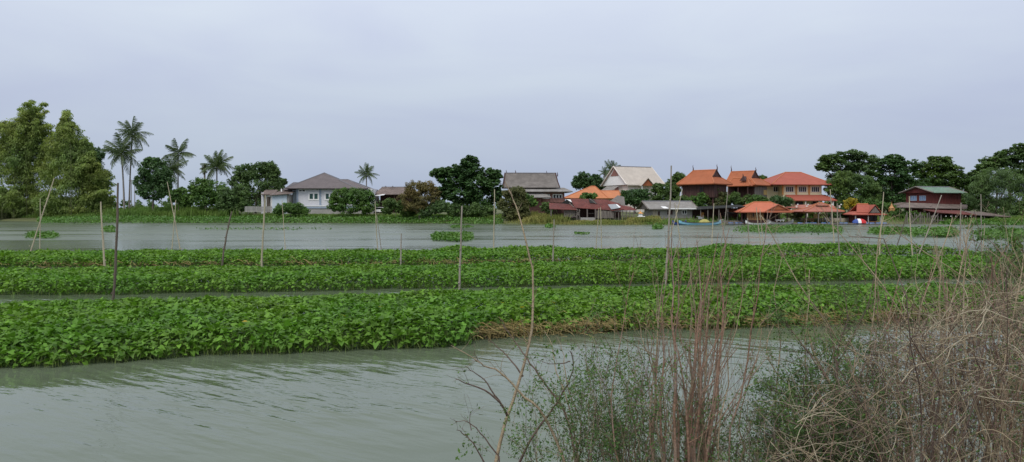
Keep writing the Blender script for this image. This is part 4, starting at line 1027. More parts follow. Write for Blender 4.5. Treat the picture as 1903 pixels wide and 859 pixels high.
h.add('grey_roof', MB().slab([Q(1130, 377, 4.2), Q(1162, 385, 4.2), Q(1160, 366, 7.5), Q(1148, 363, 7.5)], .08), 'r_old')
h.wall(h.lx(1030), h.lx(1160), 4.2, 4.35, -.3, h.lz(380), 'darkwood', 'back_wall')
gzl = -.4
h.planks(h.lx(1048), h.lx(1070), 0, h.lz(403), h.lz(390), .32, 'greywood', .05, .15)
h.planks(h.lx(1106), h.lx(1141), .1, h.lz(405), h.lz(391.5), .30, 'greywood', .05, .18)
h.planks(h.lx(1028), h.lx(1046), .8, h.lz(402), h.lz(390), .32, 'darkwood', .06, .15)
for q in range(1143, 1182, 7): h.posts([h.lx(q)], [.15], gzl, h.lz(391), .08)
h.posts([h.lx(1072), h.lx(1076), h.lx(1091), h.lx(1106), h.lx(1024)], [-.3], gzl, h.lz(389), .11)
h.add('brace', MB().tube([Q(1070, 404, -.35), Q(1078, 391, -.35)], .09, 5), 'greywood'); h.add('brace', MB().tube([Q(1078, 405, -.4), Q(1071, 392, -.4)], .09, 5), 'greywood')
h.add('shelf', MB().box(h.lx(1092), h.lx(1106), 1.2, 1.8, h.lz(397.5), h.lz(396.3)), 'greywood')
h.add('cross_rail', MB().tube([Q(1141, 392.5, -.1), Q(1184, 392.5, -.1)], .05, 4), 'metal')
h.add('doorstep', MB().box(h.lx(1078), h.lx(1104), -1.5, .3, -.25, h.lz(404.5)), 'concrete')
# spirit house on its table
h = House('spirit_house', 'little white spirit house on a post by the dry grass', 'shrine', 1190, 136.5, 0, None)
h.add('post', MB().tube([(0, 0, -.4), (0, 0, h.lz(403.5))], .14, 8), 'white', smooth=True)
h.add('table', MB().box(h.lx(1185), h.lx(1198), -.5, .5, h.lz(403.2), h.lz(401.8)), 'white')
h.add('shrine_box', MB().box(h.lx(1187), h.lx(1193.5), -.3, .3, h.lz(401.7), h.lz(397)), 'white')
h.add('shrine_roof', MB().loft([(h.lx(1186), h.lx(1195), -.5, .5, h.lz(397)), (h.lx(1189.5), h.lx(1191), -.1, .1, h.lz(394)), (h.lx(1190.1), h.lx(1190.4), -.02, .02, h.lz(391.5))]), 'orangetrim')

# --- grey shed
h = House('grey_shed', 'long low grey shed with fibre cement roof beside the blue boat', 'shed', 1212, 141, .12)
e1 = h.lx(1292); zt = h.lz(388)
h.wall(.3, e1-.6, 0, 6, -.5, zt-.05, 'concrete')
h.gable(-1.0, e1+.3, -1.1, 7.1, h.lz(388.5), h.lz(374.5, 0, 3), 'r_fibre', ridge='ridgegrey', t=.1, wallmat='greywood', bargeboard='greywood')
h.window(h.lx(1267), h.lx(1276.5), h.lz(398.5), h.lz(390.5), 0, 2, fw=.1)
h.add('fascia', MB().box(h.lx(1240), e1, -1.16, -1.11, h.lz(389), h.lz(386.8)), 'white')
h.add('patch_sheet', MB().slab([(h.lx(1231), -.9, h.lz(387.2)), (h.lx(1240), -.9, h.lz(387.2)), (h.lx(1237), .1, h.lz(383.8)), (h.lx(1228), .1, h.lz(383.8))], .04), 'white')
h.planks(h.lx(1213), h.lx(1222), -.06, -.3, zt-.1, .5, 'beige', .05, .04)
h.wall(h.lx(1223), h.lx(1226), -.05, -.005, -.3, zt-.5, 'darkwood', 'door')
h.wall(h.lx(1240), h.lx(1250), -.04, -.005, h.lz(399), h.lz(391), 'darkwood', 'shutter')

# --- first orange Thai house
h = House('thai_house', 'dark walled stilted Thai house with steep orange roof, the left of two', 'house', 1292, 148, -.75, gzv=1.6)
yd = 5.4; xa, xb = h.lx(1268), h.lx(1326); zt = h.lz(341)
h.wall(xa, xb, 0, yd, h.lz(368), zt, 'darkwood')
h.planks(xa, xb, -.06, h.lz(368)+.1, zt-.1, .75, 'darkwood', .06, .03)
for i in range(7): h.add('plank', MB().box(xb+.01, xb+.06+R.uniform(0, .02), .05+i*.76, .75+i*.76, h.lz(368)+.1, zt-.1), 'darkwood')
h.window(h.lx(1300), h.lx(1308), h.lz(360), h.lz(347), -.07, 2, 'darkwood', 'glass', .1)
for x in (xa+.3, (xa+xb)/2, xb-.3): h.posts([x], [.3, yd-.3], -.3, h.lz(368), .16, 'darkwood', 'stilt')
ym = yd/2; r0, r1 = h.lx(1288, ym), h.lx(1330, ym); zr = h.lz(317, 0, ym)
ro = h.hip(h.lx(1257, -1.2), h.lx(1327, -1.2), -1.2, yd+1.3, h.lz(341.8), zr, r0, r1, ym, 'r_orange', flare=(.55, .50), t=.25, gend='darkwood')
h.finial(r0, ym, zr, 1.2, 'darkwood', ro); h.finial(r1+.3, ym, zr, 1.2, 'darkwood', ro)
h.add('eave_box', MB().box(h.lx(1263), h.lx(1270), -.9, -.3, h.lz(346), h.lz(343.5)), 'r_orange')

h = House('thai_house', 'dark walled Thai house with steep orange roof beside the cream house', 'house', 1376, 155, -.75, gzv=1.7)
yd = 6.0; xa, xb = h.lx(1354), h.lx(1402); zt = h.lz(343.5)
h.wall(xa, xb, 0, yd, h.lz(368), zt, 'darkwood')
h.planks(xa, xb, -.06, h.lz(368)+.1, zt-.1, .7, 'darkwood', .06, .03)
for i in range(8): h.add('plank', MB().box(xb+.01, xb+.06+R.uniform(0, .02), .03+i*.74, .72+i*.74, h.lz(368)+.1+R.uniform(0, .2), zt-.1), 'greywood')
h.add('shutter', MB().box(xb+.09, xb+.15, 4.2, 5.7, h.lz(362), h.lz(353)), 'oak')
h.window(h.lx(1366), h.lx(1374), h.lz(362), h.lz(348), -.07, 2, 'darkwood', 'glass', .1)
for x in (xa+.3, (xa+xb)/2, xb-.3): h.posts([x], [.3, yd-.3], -.3, h.lz(368), .16, 'darkwood', 'stilt')
ym = yd/2; r0, r1 = h.lx(1359, ym), h.lx(1402, ym); zr = h.lz(318.5, 0, ym)
ro = h.hip(h.lx(1345, -1.2), h.lx(1404, -1.2), -1.2, yd+1.3, h.lz(343.8), zr, r0, r1, ym, 'r_orange', flare=(.55, .50), t=.25, gend='darkwood')
h.finial(r0, ym, zr, 1.4, 'darkwood', ro); h.finial(r1+.3, ym, zr, .8, 'darkwood', ro)
po = h.hip(h.lx(1350, -2.6), h.lx(1394, -2.6), -2.6, 1.2, h.lz(345.5, 0, -2.6), h.lz(331.5, 0, -.6), h.lx(1362, -.6), h.lx(1389, -.6), -.6, 'r_orange', flare=(.5, .45), name='porch_roof')
m = MB(); xg = h.lx(1382, -1.6); zg = h.lz(336.5, 0, -1.8); m.v += [(xg-.75, -2.0, zg), (xg+.75, -2.0, zg), (xg, -1.9, zg+.95), (xg, -.3, zg+.95)]; m.f += [(0, 1, 2), (0, 2, 3), (1, 3, 2)]
h.add('gablet', m, 'darkwood'); h.finial(xg, -1.9, zg+.9, .6, 'darkwood', po)
h.posts([h.lx(1354, -2.3), h.lx(1372, -2.3), h.lx(1390, -2.3)], [-2.3], -.5, h.lz(345.5, 0, -2.4), .12, 'darkwood')

# --- cream two storey house
h = House('cream_house', 'two storey cream house with red hip roof and orange pilasters', 'house', 1455, 158, .10)
x1 = h.lx(1527); yd = 9.5; zt = h.lz(342.5); zm = h.lz(362)
h.wall(0, x1, 0, yd, -.5, zt, 'cream')
h.wall(-4.3, -.01, 2.2, yd, -.5, zt, 'cream', 'side_wing')
h.window(h.lx(1437, 2.2), h.lx(1448.5, 2.2), h.lz(356.5, 0, 2), h.lz(347, 0, 2), 2.2, 3, 'white', 'glass', .075)
for q in (1460, 1484, 1508): h.window(h.lx(q), h.lx(q+14.5), h.lz(357), h.lz(347), 0, 4, 'white', 'glass', .075)
for q in (1453, 1478, 1502): h.wall(h.lx(q), h.lx(q)+.35, -.12, -.005, zm, zt, 'orangetrim', 'pilaster')
h.wall(h.lx(1458), x1+.1, -.1, -.004, zm-.2, zm+.15, 'cream', 'string_course')
h.wall(h.lx(1462), h.lx(1476.5), -.09, -.02, zm+.1, zm+.22, 'white', 'sill')
h.hip(h.lx(1428), h.lx(1544), -1.7, yd+1.7, h.lz(343), h.lz(320.5, 0, yd/2), h.lx(1459, yd/2), h.lx(1489, yd/2), yd/2, 'r_red')
h.add('skirt_roof', MB().slab([(h.lx(1465, -3.2), -3.2, h.lz(372, 0, -3.2)), (h.lx(1556, -3.2), -3.2, h.lz(372, 0, -3.2)), (h.lx(1533), -.13, h.lz(362)), (h.lx(1459), -.13, h.lz(362))], .18), 'r_red')
h.add('skirt_roof', MB().slab([(h.lx(1556, -3.2), -3.2, h.lz(372, 0, -3.2)), (h.lx(1570, -3.2), 5, h.lz(372, 0, -3.2)), (h.lx(1534), 5, h.lz(362)), (h.lx(1533), -.13, h.lz(362))], .18), 'r_red')
for q in (1470, 1497, 1523, 1548): h.posts([h.lx(q, -2.8)], [-2.8], -.5, h.lz(372, 0, -2.8), .17, 'palecream', 'column')
h.window(h.lx(1478), h.lx(1492), h.lz(384), h.lz(374.5), 0, 3, 'darkwood', 'glass', .12); h.window(h.lx(1508), h.lx(1520), h.lz(384), h.lz(374.5), 0, 3, 'darkwood', 'glass', .12)

# terrace roof and garden wall at the water
h = House('garden_wall', 'low beige garden wall behind the rafts between the pavilions', 'wall', 1510, 141.5, 0, None)
for q in range(1428, 1578, 15): h.wall(h.lx(q)+.02, h.lx(q+15)-.02, 0, .18, -.8, h.lz(405.5), 'beige', 'wall_panel')
for q in range(1428, 1594, 15): h.wall(h.lx(q)-.15, h.lx(q)+.149-.135, -.06, .24, -.8, h.lz(404.3), 'concrete', 'wall_post')
h = House('terrace_roof', 'long flat faded red terrace roof on white posts before the cream house', 'terrace roof', 1520, 146, 0, None)
h.add('roof', MB().slab([(h.lx(1458), -.8, h.lz(385)), (h.lx(1561), -.8, h.lz(391)), (h.lx(1560), 4, h.lz(379.5)), (h.lx(1475), 4, h.lz(381))], .15), 'r_redold')
for q in (1479, 1498, 1542, 1559):
    h.posts([h.lx(q)], [-.4], -.6, h.lz(382), .2, 'palecream', 'column')
    h.add('finial_ball', MB().lathe([(.02, -.14), (.13, -.07), (.13, .07), (.02, .15)], (h.lx(q), -1.0, h.lz(380.5)), 10), 'white', smooth=True)

# --- rafts, pavilions, boats
def raft(name, label, px0, px1, D, y0, y1, depth, barrels, mat='greywood', bm='barrel'):
    h = House(name, label, 'raft', (px0+px1)/2, D, 0, 'floating rafts at the houses', 0.0)
    a, b = h.lx(px0), h.lx(px1); n = max(3, int((b-a)/1.1))
    for i in range(n): h.add('deck_board', MB().box(a+(b-a)*i/n+.02, a+(b-a)*(i+1)/n-.02, 0, depth, h.lz(y1), h.lz(y0)+R.uniform(-.02, .02)), mat)
    for q in barrels:
        x = h.lx(q); h.add('barrel', MB().tube([(x-.45, .35, .08), (x-.4, .35, .08), (x+.4, .35, .08), (x+.45, .35, .08)], [.2, .28, .28, .2], 10), bm, smooth=True)
    return h
raft('pontoon_raft', 'long grey plank raft on blue barrels under the faded red pavilion', 1462, 1600, 135.5, 415.2, 416.8, 5, (1488, 1502, 1508, 1514, 1532, 1545, 1566, 1572))
raft('pontoon_raft', 'plank raft on blue barrels in front of the small red roofed hut', 1601, 1655, 135.5, 415.4, 417, 4, (1586+18, 1610, 1622, 1634, 1645))
raft('pontoon_raft', 'dark raft carrying the orange pavilion', 1384, 1461, 135.2, 415, 417.2, 6, (1394, 1418, 1440), 'darkwood')
raft('pontoon_raft', 'short plank raft with a pale blue barrel left of the orange pavilion', 1350, 1383, 135.5, 415, 416.6, 4, (1359, 1376, 1372), 'greywood')

h = House('pavilion', 'riverside wooden pavilion with bright salmon orange roof on a dark raft', 'pavilion', 1422, 136.2, 0, None, .25)
h.planks(h.lx(1388), h.lx(1420), 0, h.lz(409), h.lz(392), .45, 'wood', .04, .04)
h.window(h.lx(1397), h.lx(1402), h.lz(404), h.lz(394), -.05, 1, 'wood', 'glass', .1)
h.wall(h.lx(1389), h.lx(1420), .06, 4, .0, h.lz(409), 'darkwood', 'base')
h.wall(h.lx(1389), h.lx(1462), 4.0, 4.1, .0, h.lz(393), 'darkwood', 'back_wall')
h.posts([h.lx(1378), h.lx(1425), h.lx(1431), h.lx(1448), h.lx(1462)], [-.2], -.1, h.lz(393), .10, 'darkwood')
h.hip(h.lx(1371), h.lx(1470), -1.0, 5.4, h.lz(393.5), h.lz(376, 0, 2.2), h.lx(1401, 2.2), h.lx(1433, 2.2), 2.2, 'r_salmon', t=.22)
xa, xb = h.lx(1420, -1.2), h.lx(1475, -1.2); xm = h.lx(1446, -1.2); za = h.lz(393.5, 0, -1.2); zc = h.lz(379.5, 0, -1.2)
m = MB(); m.slab([(xa, -1.3, za), (xm, -1.3, zc), (xm, 3, zc), (xa, 3, za)], .14); m.slab([(xm, -1.3, zc), (xb, -1.3, za), (xb, 3, za), (xm, 3, zc)], .14)
g = h.add('gable_roof', m, 'r_salmon')
m = MB(); z2 = za+.35; m.v += [(xm-1.6, -1.15, z2), (xm+1.6, -1.15, z2), (xm, -1.15, zc-.22), (xm-1.6, -1.05, z2), (xm+1.6, -1.05, z2), (xm, -1.05, zc-.22)]
m.f += [(0, 1, 2), (5, 4, 3), (0, 3, 4, 1), (1, 4, 5, 2), (2, 5, 3, 0)]; h.add('gable_panel', m, 'r_orange', g)
h.add('gable_eave', MB().box(xa+.3, xb-.3, -1.4, -1.06, za-.16, za+.2), 'r_salmon', g)
h.add('bench', MB().box(h.lx(1440), h.lx(1456), -.6, .1, h.lz(409.6), h.lz(408.6)), 'white')
for q in (1442, 1449, 1454): h.posts([h.lx(q)], [-.5], -.1, h.lz(409.6), .05, 'white', 'bench_leg')

h = House('pavilion', 'open riverside pavilion with faded red two tier pyramid roof', 'pavilion', 1525, 137.2, 0, None, .25)
h.hip(h.lx(1487), h.lx(1563), -1.6, 5.4, h.lz(393), h.lz(381, 0, 1.9), h.lx(1516, 1.9), h.lx(1534, 1.9), 1.9, 'r_redold', flare=(.55, .42))
h.hip(h.lx(1514, 1.9), h.lx(1536, 1.9), .9, 2.9, h.lz(381.5, 0, 1.9), h.lz(377.5, 0, 1.9), h.lx(1521, 1.9), h.lx(1529, 1.9), 1.9, 'r_redold', name='top_roof')
h.posts([h.lx(1494), h.lx(1516), h.lx(1540), h.lx(1556)], [-1.2, 4.8], -.1, h.lz(393), .10, 'greywood')
h.planks(h.lx(1518), h.lx(1531), 1.5, h.lz(406), h.lz(398), .8, 'oak', .05, .02, 'cabinet_board')
h.add('table_top', MB().box(h.lx(1499), h.lx(1514), .2, 1.3, h.lz(408), h.lz(407)), 'wood')
for q in (1500, 1513): h.posts([h.lx(q)], [.4, 1.1], -.1, h.lz(408), .06, 'wood', 'table_leg')
h.add('parasol_top', MB().lathe([(1.2, 0), (.7, .35), (.05, .55)], (h.lx(1507), 2.2, h.lz(397)), 10), 'oak', smooth=True)
h.posts([h.lx(1507)], [2.2], 0, h.lz(395), .05, 'greywood', 'parasol_pole')
for q in (1534, 1538, 1543): h.add('railing_bar', MB().tube([(h.lx(q), -1.0, 0), (h.lx(q-5), -.8, h.lz(403))], .05, 5), 'metal')

h = House('hut', 'small brown hut with steep red gable roof at the end of the raft', 'hut', 1611, 137.5, -.12, None, .3)
h.wall(h.lx(1590), h.lx(1632), 1.2, 4.5, 0, h.lz(398.5), 'redwood')
h.planks(h.lx(1590), h.lx(1612), 1.14, .1, h.lz(399), .45, 'redwood', .05, .02)
h.window(h.lx(1616, 1.2), h.lx(1630, 1.2), h.lz(411), h.lz(401), 1.18, 2, 'darkwood', 'glass', .1)
h.hip(h.lx(1580), h.lx(1645), -.9, 5.6, h.lz(398.5), h.lz(393, 0, 1), h.lx(1600), h.lx(1626), 2.3, 'r_red', flare=(.7, 1.0), ridge=None, name='skirt_roof')
ro = h.gable(h.lx(1592), h.lx(1630), .1, 4.6, h.lz(394.5), h.lz(379.5, 0, 2.3), 'r_red', t=.12, over=.8)
m = MB(); xa, xb, xm = h.lx(1612), h.lx(1638), h.lx(1625); za, zc = h.lz(395.5, 0, -.3), h.lz(380.5, 0, -.3)
m.slab([(xa, -.5, za), (xm, -.5, zc), (xm, 3, zc), (xa, 3, za)], .12); m.slab([(xm, -.5, zc), (xb, -.5, za), (xb, 3, za), (xm, 3, zc)], .12)
g = h.add('gable_roof', m, 'r_red')
m = MB(); m.v += [(xa+.35, -.3, za), (xb-.35, -.3, za), (xm, -.3, zc-.3), (xa+.35, -.2, za), (xb-.35, -.2, za), (xm, -.2, zc-.3)]
m.f += [(0, 1, 2), (5, 4, 3), (0, 3, 4, 1), (1, 4, 5, 2), (2, 5, 3, 0)]; h.add('gable_panel', m, 'greywood', g)
h.posts([h.lx(1588), h.lx(1612), h.lx(1634)], [-.5], -.1, h.lz(398.5), .11, 'concrete')
h.add('bench', MB().box(h.lx(1612), h.lx(1632), -.2, .5, .1, h.lz(412)), 'wood')

# striped parasol lying on the raft
h = House('parasol', 'folded red, white and blue parasol lying on the raft by the hut', 'parasol', 1597, 136, 0, None, .22)
R0 = 1.0
def dome(a0, a1, nm, mat):
    m = MB(); k = 6; r = 7
    for i in range(k+1):
        a = a0+(a1-a0)*i/k
        for j in range(r+1):
            t = j/r*math.pi/2; x = -1.3*math.cos(a)
            rr_ = math.sqrt(max(0, 1-(x/1.32)**2)); m.v.append((x, -.75*rr_*math.cos(t*2), .85*rr_*abs(math.sin(t*2))+.02))
    for i in range(k):
        for j in range(r): p = i*(r+1)+j; m.f.append((p, p+r+1, p+r+2, p+1))
    h.add(nm, m, mat, smooth=True)
dome(.15, 1.2, 'blue_panel', 'tarpblue'); dome(1.2, 1.62, 'white_panel', 'white'); dome(1.62, 2.6, 'red_panel', 'tarpred'); dome(2.6, 3.0, 'white_panel', 'white')

def boat(label, px0, px1, D, mat, inner='darkwood', hgt=.42, wid=.55, group='boats moored at the far bank', name='longtail_boat'):
    h = House(name, label, 'boat', (px0+px1)/2, D, 0, group, 0)
    a, b = h.lx(px0), h.lx(px1); L = b-a; m = MB(); n = 14; secs = []
    for i in range(n+1):
        t = i/n; w = wid*math.sin(math.pi*(.08+.86*t))**.6; rise = .45*(2*abs(t-.5))**4
        x = a+L*t; secs.append([(x, -w, hgt+rise), (x, -w*.75, .05+rise*.7), (x, 0, -.12+rise*.7), (x, w*.75, .05+rise*.7), (x, w, hgt+rise),
                                (x, w-.06, hgt+rise), (x, w*.6, .12+rise*.7), (x, -w*.6, .12+rise*.7), (x, -w+.06, hgt+rise)])
    k = 9
    for s_ in secs: m.v += s_
    for i in range(n):
        for j in range(k): m.f.append((i*k+j, (i+1)*k+j, (i+1)*k+(j+1) % k, i*k+(j+1) % k))
    m.f.append(tuple(range(k-1, -1, -1))); m.f.append(tuple(n*k+j for j in range(k)))
    h.add('hull', m, mat)
    for t in (.25, .5, .75): h.add('seat', MB().box(a+L*t-.12, a+L*t+.12, -wid*.55, wid*.55, hgt-.12, hgt-.06), inner)
    h.add('gunwale', MB().tube([(a+L*(.06+.88*t), -wid*math.sin(math.pi*(.08+.86*(.06+.88*t)))**.6-.02, hgt+.45*(2*abs(.06+.88*t-.5))**4) for t in np.linspace(0, 1, 9)], .045, 5), inner)
    return h
boat('long pale blue wooden boat moored before the grey shed', 1262, 1340, 131.5, 'bluepaint')
boat('short dark blue boat behind the long pale blue boat', 1250, 1275, 133.2, 'tarpblue')
boat('white and black boat moored under the orange pavilion', 1386, 1432, 133.8, 'white', hgt=.35)
boat('grey boat lying right of the white and black boat', 1427, 1474, 133.9, 'metal', hgt=.5)
h = House('tarp_mound', 'olive yellow tarpaulin mound on the shore behind the blue boat', 'tarpaulin', 1309, 134.5, 0, None, .25)
h.add('cover', MB().lathe([(1.05, -.2), (1.0, .15), (.75, .42), (.4, .6), (.1, .66)], (0, 0, .1), 14), 'tarpyellow', smooth=True).scale = (1, .8, 1)

# dark open shed beside the boats
h = House('boat_shed', 'dark open boat shed with black netting roof behind the boats', 'shed', 1335, 140.5, 0, None)
h.add('roof', MB().slab([(h.lx(1290), -2.5, h.lz(389)), (h.lx(1384), -2.5, h.lz(383.5)), (h.lx(1380), 3, h.lz(380.5)), (h.lx(1300), 3, h.lz(384))], .1), 'shade')
h.posts([h.lx(1297), h.lx(1310), h.lx(1330), h.lx(1346), h.lx(1364), h.lx(1378)], [-2.2], -.8, h.lz(387), .08)
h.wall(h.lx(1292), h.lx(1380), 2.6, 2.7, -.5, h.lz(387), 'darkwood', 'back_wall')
h.wall(h.lx(1305), h.lx(1312), 1.4, 1.5, -.2, h.lz(395), 'orangetrim', 'red_door'); h.wall(h.lx(1366), h.lx(1377), 1.4, 1.5, -.2, h.lz(397), 'redwood', 'red_door')
h.add('canopy_edge', MB().box(h.lx(1338), h.lx(1386), -3, -2.6, h.lz(396.5), h.lz(394.5)), 'olive')
h.add('platform', MB().box(h.lx(1330), h.lx(1382), -3.4, -.5, -.1, h.lz(413.5)), 'greywood')
for q, y in ((1330, 407), (1352, 410), (1373, 408)): h.add('crate', MB().box(h.lx(q), h.lx(q+9), -2, -1, h.lz(414), h.lz(y)), 'concrete')
h = House('motorbike', 'motorbike parked under the black netting boat shed', 'motorbike', 1302, 138.3, 0, None)
for x in (-.65, .65): h.add('wheel', MB().tube([(x, -.06, .3), (x, .06, .3)], .3, 10), 'shade')
h.add('body', MB().box(-.45, .35, -.14, .14, .35, .75).box(-.75, -.05, -.15, .15, .76, .86), 'metal'); h.add('handlebar', MB().tube([(.5, -.35, 1.05), (.45, 0, 1.0), (.5, .35, 1.05)], .03, 5), 'metal')
h.add('front_fork', MB().tube([(.65, 0, .3), (.45, 0, 1.0)], .05, 5), 'metal')

# --- red wooden house and the pier
h = House('red_wooden_house', 'dark red wooden house with green tin gable roof at right', 'house', 1733, 150, .35)
e1 = h.lx(1786); zt = h.lz(357.5); yd = 6.4
h.wall(0, e1, 0, yd, -.4, zt, 'redwood')
h.planks(0, e1-.05, -.06, h.lz(381), zt-.1, .8, 'redwood', .05, .02)
h.gable(-.9, e1+.5, -1.0, yd+1.0, h.lz(358), h.lz(347.5, 0, 3), 'r_green', ridge='ridgegrey', t=.1, wallmat='redwood', bargeboard='greywood')
for y0_ in (1.5, 3.7): h.window(y0_, y0_+1.55, h.lz(373), h.lz(363.5), -.003, 3, 'bluetrim', 'blueglass', .12, 'side')
h.add('lower_roof', MB().slab([(h.lx(1664, -3), -3.0, h.lz(385, -3)), (h.lx(1797, -3), -3.0, h.lz(388)), (h.lx(1798), -.1, h.lz(380.5)), (h.lx(1688), -.1, h.lz(377))], .12), 'r_brown')
h.add('lower_roof', MB().slab([(-3.4, -2.6, h.lz(384)), (-.15, -.2, h.lz(378.3)), (-.15, yd+1, h.lz(375.5)), (-3.4, yd+2, h.lz(381))], .12), 'r_brown')
h.posts([h.lx(q, -3) for q in (1695, 1720, 1745, 1770, 1790)], [-2.8], -.6, h.lz(386), .1)
h = House('pier_shed', 'long low dark pier shed with weathered roof on posts at right', 'shed', 1800, 141, 0, None, .3)
h.add('roof', MB().slab([(h.lx(1733), -1.6, h.lz(394.5)), (h.lx(1806), -1.6, h.lz(399.5)), (h.lx(1808), 4, h.lz(391.5)), (h.lx(1738), 4, h.lz(389.5))], .12), 'r_rust')
h.add('roof', MB().slab([(h.lx(1806)+.02, -1.5, h.lz(399)), (h.lx(1874), -1.5, h.lz(403)), (h.lx(1850), 4, h.lz(394)), (h.lx(1809), 4, h.lz(391.8))], .12), 'r_brown')
h.posts([h.lx(q) for q in (1742, 1762, 1782, 1804, 1822, 1840, 1856, 1868)], [-1.2], -.6, h.lz(399), .10)
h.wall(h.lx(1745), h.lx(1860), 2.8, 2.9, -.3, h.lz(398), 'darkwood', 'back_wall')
h.add('deck', MB().box(h.lx(1736), h.lx(1872), -1.8, 3, h.lz(410.5), h.lz(409)), 'greywood')
for q in range(1750, 1804, 9): h.add('hanging_pot', MB().lathe([(.06, -.1), (.11, 0), (.09, .08)], (h.lx(q), -1.4, h.lz(402)), 8), 'white', smooth=True)
h = House('stake_wall', 'row of rough wooden stakes holding the bank beside the pier shed', 'stake wall', 1715, 139.5, 0, None, .0)
x = h.lx(1683)
while x < h.lx(1745):
    h.add('stake', MB().tube([(x, 0, -.5), (x+R.uniform(-.12, .12), .05, h.lz(397+R.uniform(-3, 4)))], R.uniform(.07, .11), 6), 'greywood'); x += R.uniform(.3, .55)
for q, d in ((1690, 20), (1702, -12), (1728, 14)): h.add('brace', MB().tube([(h.lx(q), -.3, 0), (h.lx(q+d), -.2, h.lz(398))], .07, 5), 'greywood')
h = House('shrine', 'small ochre shrine with a pointed spire behind the green bush', 'shrine', 1657, 146, 0, None)
h.add('pedestal', MB().box(-.25, .25, -.25, .25, -.2, h.lz(393)), 'gold'); h.add('shrine_body', MB().box(-.42, .42, -.4, .4, h.lz(393), h.lz(387)), 'gold')
h.add('spire', MB().lathe([(.55, 0), (.36, .22), (.38, .26), (.18, .5), (.2, .55), (.05, .9), (.01, 1.3)], (0, 0, h.lz(387)), 8), 'gold')

# ------------------------------------------------------------------ bamboo poles in the river
def pole(label, top, foot, mat='greybamboo', r=.035, foot_plants=True, bend=0, group='bamboo poles standing in the river', D=None):
    D = D or 4122.0/(foot[1]-HORIZ) if foot[1]-HORIZ > 5 else D
    b = W(foot[0], HORIZ+4122.0/D, D); b.z = 0; t = W(top[0], top[1], D + R.uniform(-.4, .4))
    root = thing('bamboo_pole', label, 'pole', b, 0, group)
    e = t-b; n = 9; pts = []; rad = []
    for i in range(n+1):
        k = i/n; pts.append(Vector((e.x*k+bend*math.sin(k*math.pi)+R.uniform(-.012, .012), e.y*k, -.6+(e.z+.6)*k))); rad.append(r*.86*(1.15-.45*k)*R.uniform(.93, 1.07))
    part('cane', MB().tube(pts, rad, 7), M[mat], root, True)
    L = e.length
    if L*F/D > 60:
        for i in range(1, int(L/.55)):
            k = i*.55/L; p = Vector((e.x*k+bend*math.sin(k*math.pi), e.y*k, e.z*k)); d = e.normalized()*.018; rr_ = r*.86*(1.15-.45*k)
            part('node_ring', MB().tube([p-d, p, p+d], [rr_*.9, rr_*1.22, rr_*.9], 7), M[mat], root, True)
    return root
pole('pale bamboo pole leaning right, farthest left in the river', (101, 331), (50, 472), 'palebamboo', .05)
pole('thin upright pale pole crossing behind the leftmost leaning pole', (75, 369), (74, 476), 'palebamboo', .035)
pole('pale short thick pole left of the tall dark pole', (187, 375), (197, 506), 'palebamboo', .055)
pole('tall dark pole rooted in the nearest bed at left', (219, 340), (206, 580), 'darkbamboo', .045, bend=.05)
pole('slender bleached pole leaning left at the top of a crossed pair', (311, 338), (341, 478), 'palebamboo', .035)
pole('shorter tan pole crossing the bleached leaning one', (327, 372), (317, 478), 'palebamboo', .035)
pole('dark crooked pole leaning right before the picket fence', (431, 393), (409, 506), 'darkbamboo', .05, bend=-.08)
pole('weathered pale pole below the small open shed', (493, 363), (484, 508), 'palebamboo', .052)
pole('very thin pole in front of the low rounded bush', (524, 372), (532, 476), 'palebamboo', .028)
pole('thin upright pole of the close pair right of the large bush', (697, 374), (703, 478), 'palebamboo', .035)
pole('short leaning pole of the close pair right of the large bush', (700, 400), (713, 478), 'greybamboo', .03)
pole('short grey stake rooted in the far bed left of centre', (745.5, 434), (745, 506), 'greybamboo', .045)
pole('thick brown pole standing in front of the big dark tree', (858, 383), (852, 557), 'greybamboo', .042)
pole('straight pale pole right of the big dark tree', (919, 352), (917, 476), 'palebamboo', .045)
pole('grey stake rooted in the far bed below the Thai house', (1030, 408), (1026, 502), 'greybamboo', .045)
pole('upright tan pole of the pair below the rusty shack', (1116, 385), (1119, 478), 'palebamboo', .035)
pole('slanted tan pole of the pair below the rusty shack', (1113, 387), (1105, 478), 'palebamboo', .03)
pole('longest pole, dark tipped, rising beside the pale roofed house', (1248, 308), (1233, 547), 'greybamboo', .04, bend=.03)
pole('bleached crooked pole leaning right before the grey shed window', (1268, 352), (1228, 474), 'palebamboo', .038, bend=.1)
pole('short tan pole crossing the bleached crooked pole', (1254, 377), (1270, 474), 'palebamboo', .036)
pole('thin curved grey pole in front of the boat shed', (1353, 345), (1332, 476), 'greybamboo', .035, bend=.12)
pole('pale pole standing at the right end of the blue boat', (1327, 378), (1321, 472), 'palebamboo', .04)
pole('grey stake in front of the left end of the orange pavilion', (1389, 405), (1395, 474), 'greybamboo', .05)
pole('tan slanting pole of the pair before the orange pavilion', (1405, 385), (1418, 474), 'palebamboo', .035)
pole('thin tan pole of the pair before the orange pavilion', (1412, 388), (1422, 474), 'palebamboo', .028)
pole('straight bleached pole before the faded red pavilion', (1543, 352), (1553, 474), 'palebamboo', .045)
pole('darker bent pole right of the straight bleached pavilion pole', (1556, 378), (1564, 486), 'greybamboo', .045, bend=-.06)
pole('tall tan pole before the small red roofed hut', (1642, 357), (1632, 484), 'palebamboo', .042)
pole('tan pole with a kinked top left of the red house windows', (1690, 365), (1699, 480), 'palebamboo', .04, bend=-.08)
pole('long grey pole leaning right across the red house', (1750, 363), (1698, 480), 'greybamboo', .045)
pole('dark short pole leaning right below the shrine', (1684, 402), (1657, 474), 'darkbamboo', .04)
pole('straight grey pole at the left part of the pier shed', (1786, 377), (1783, 480), 'greybamboo', .05)
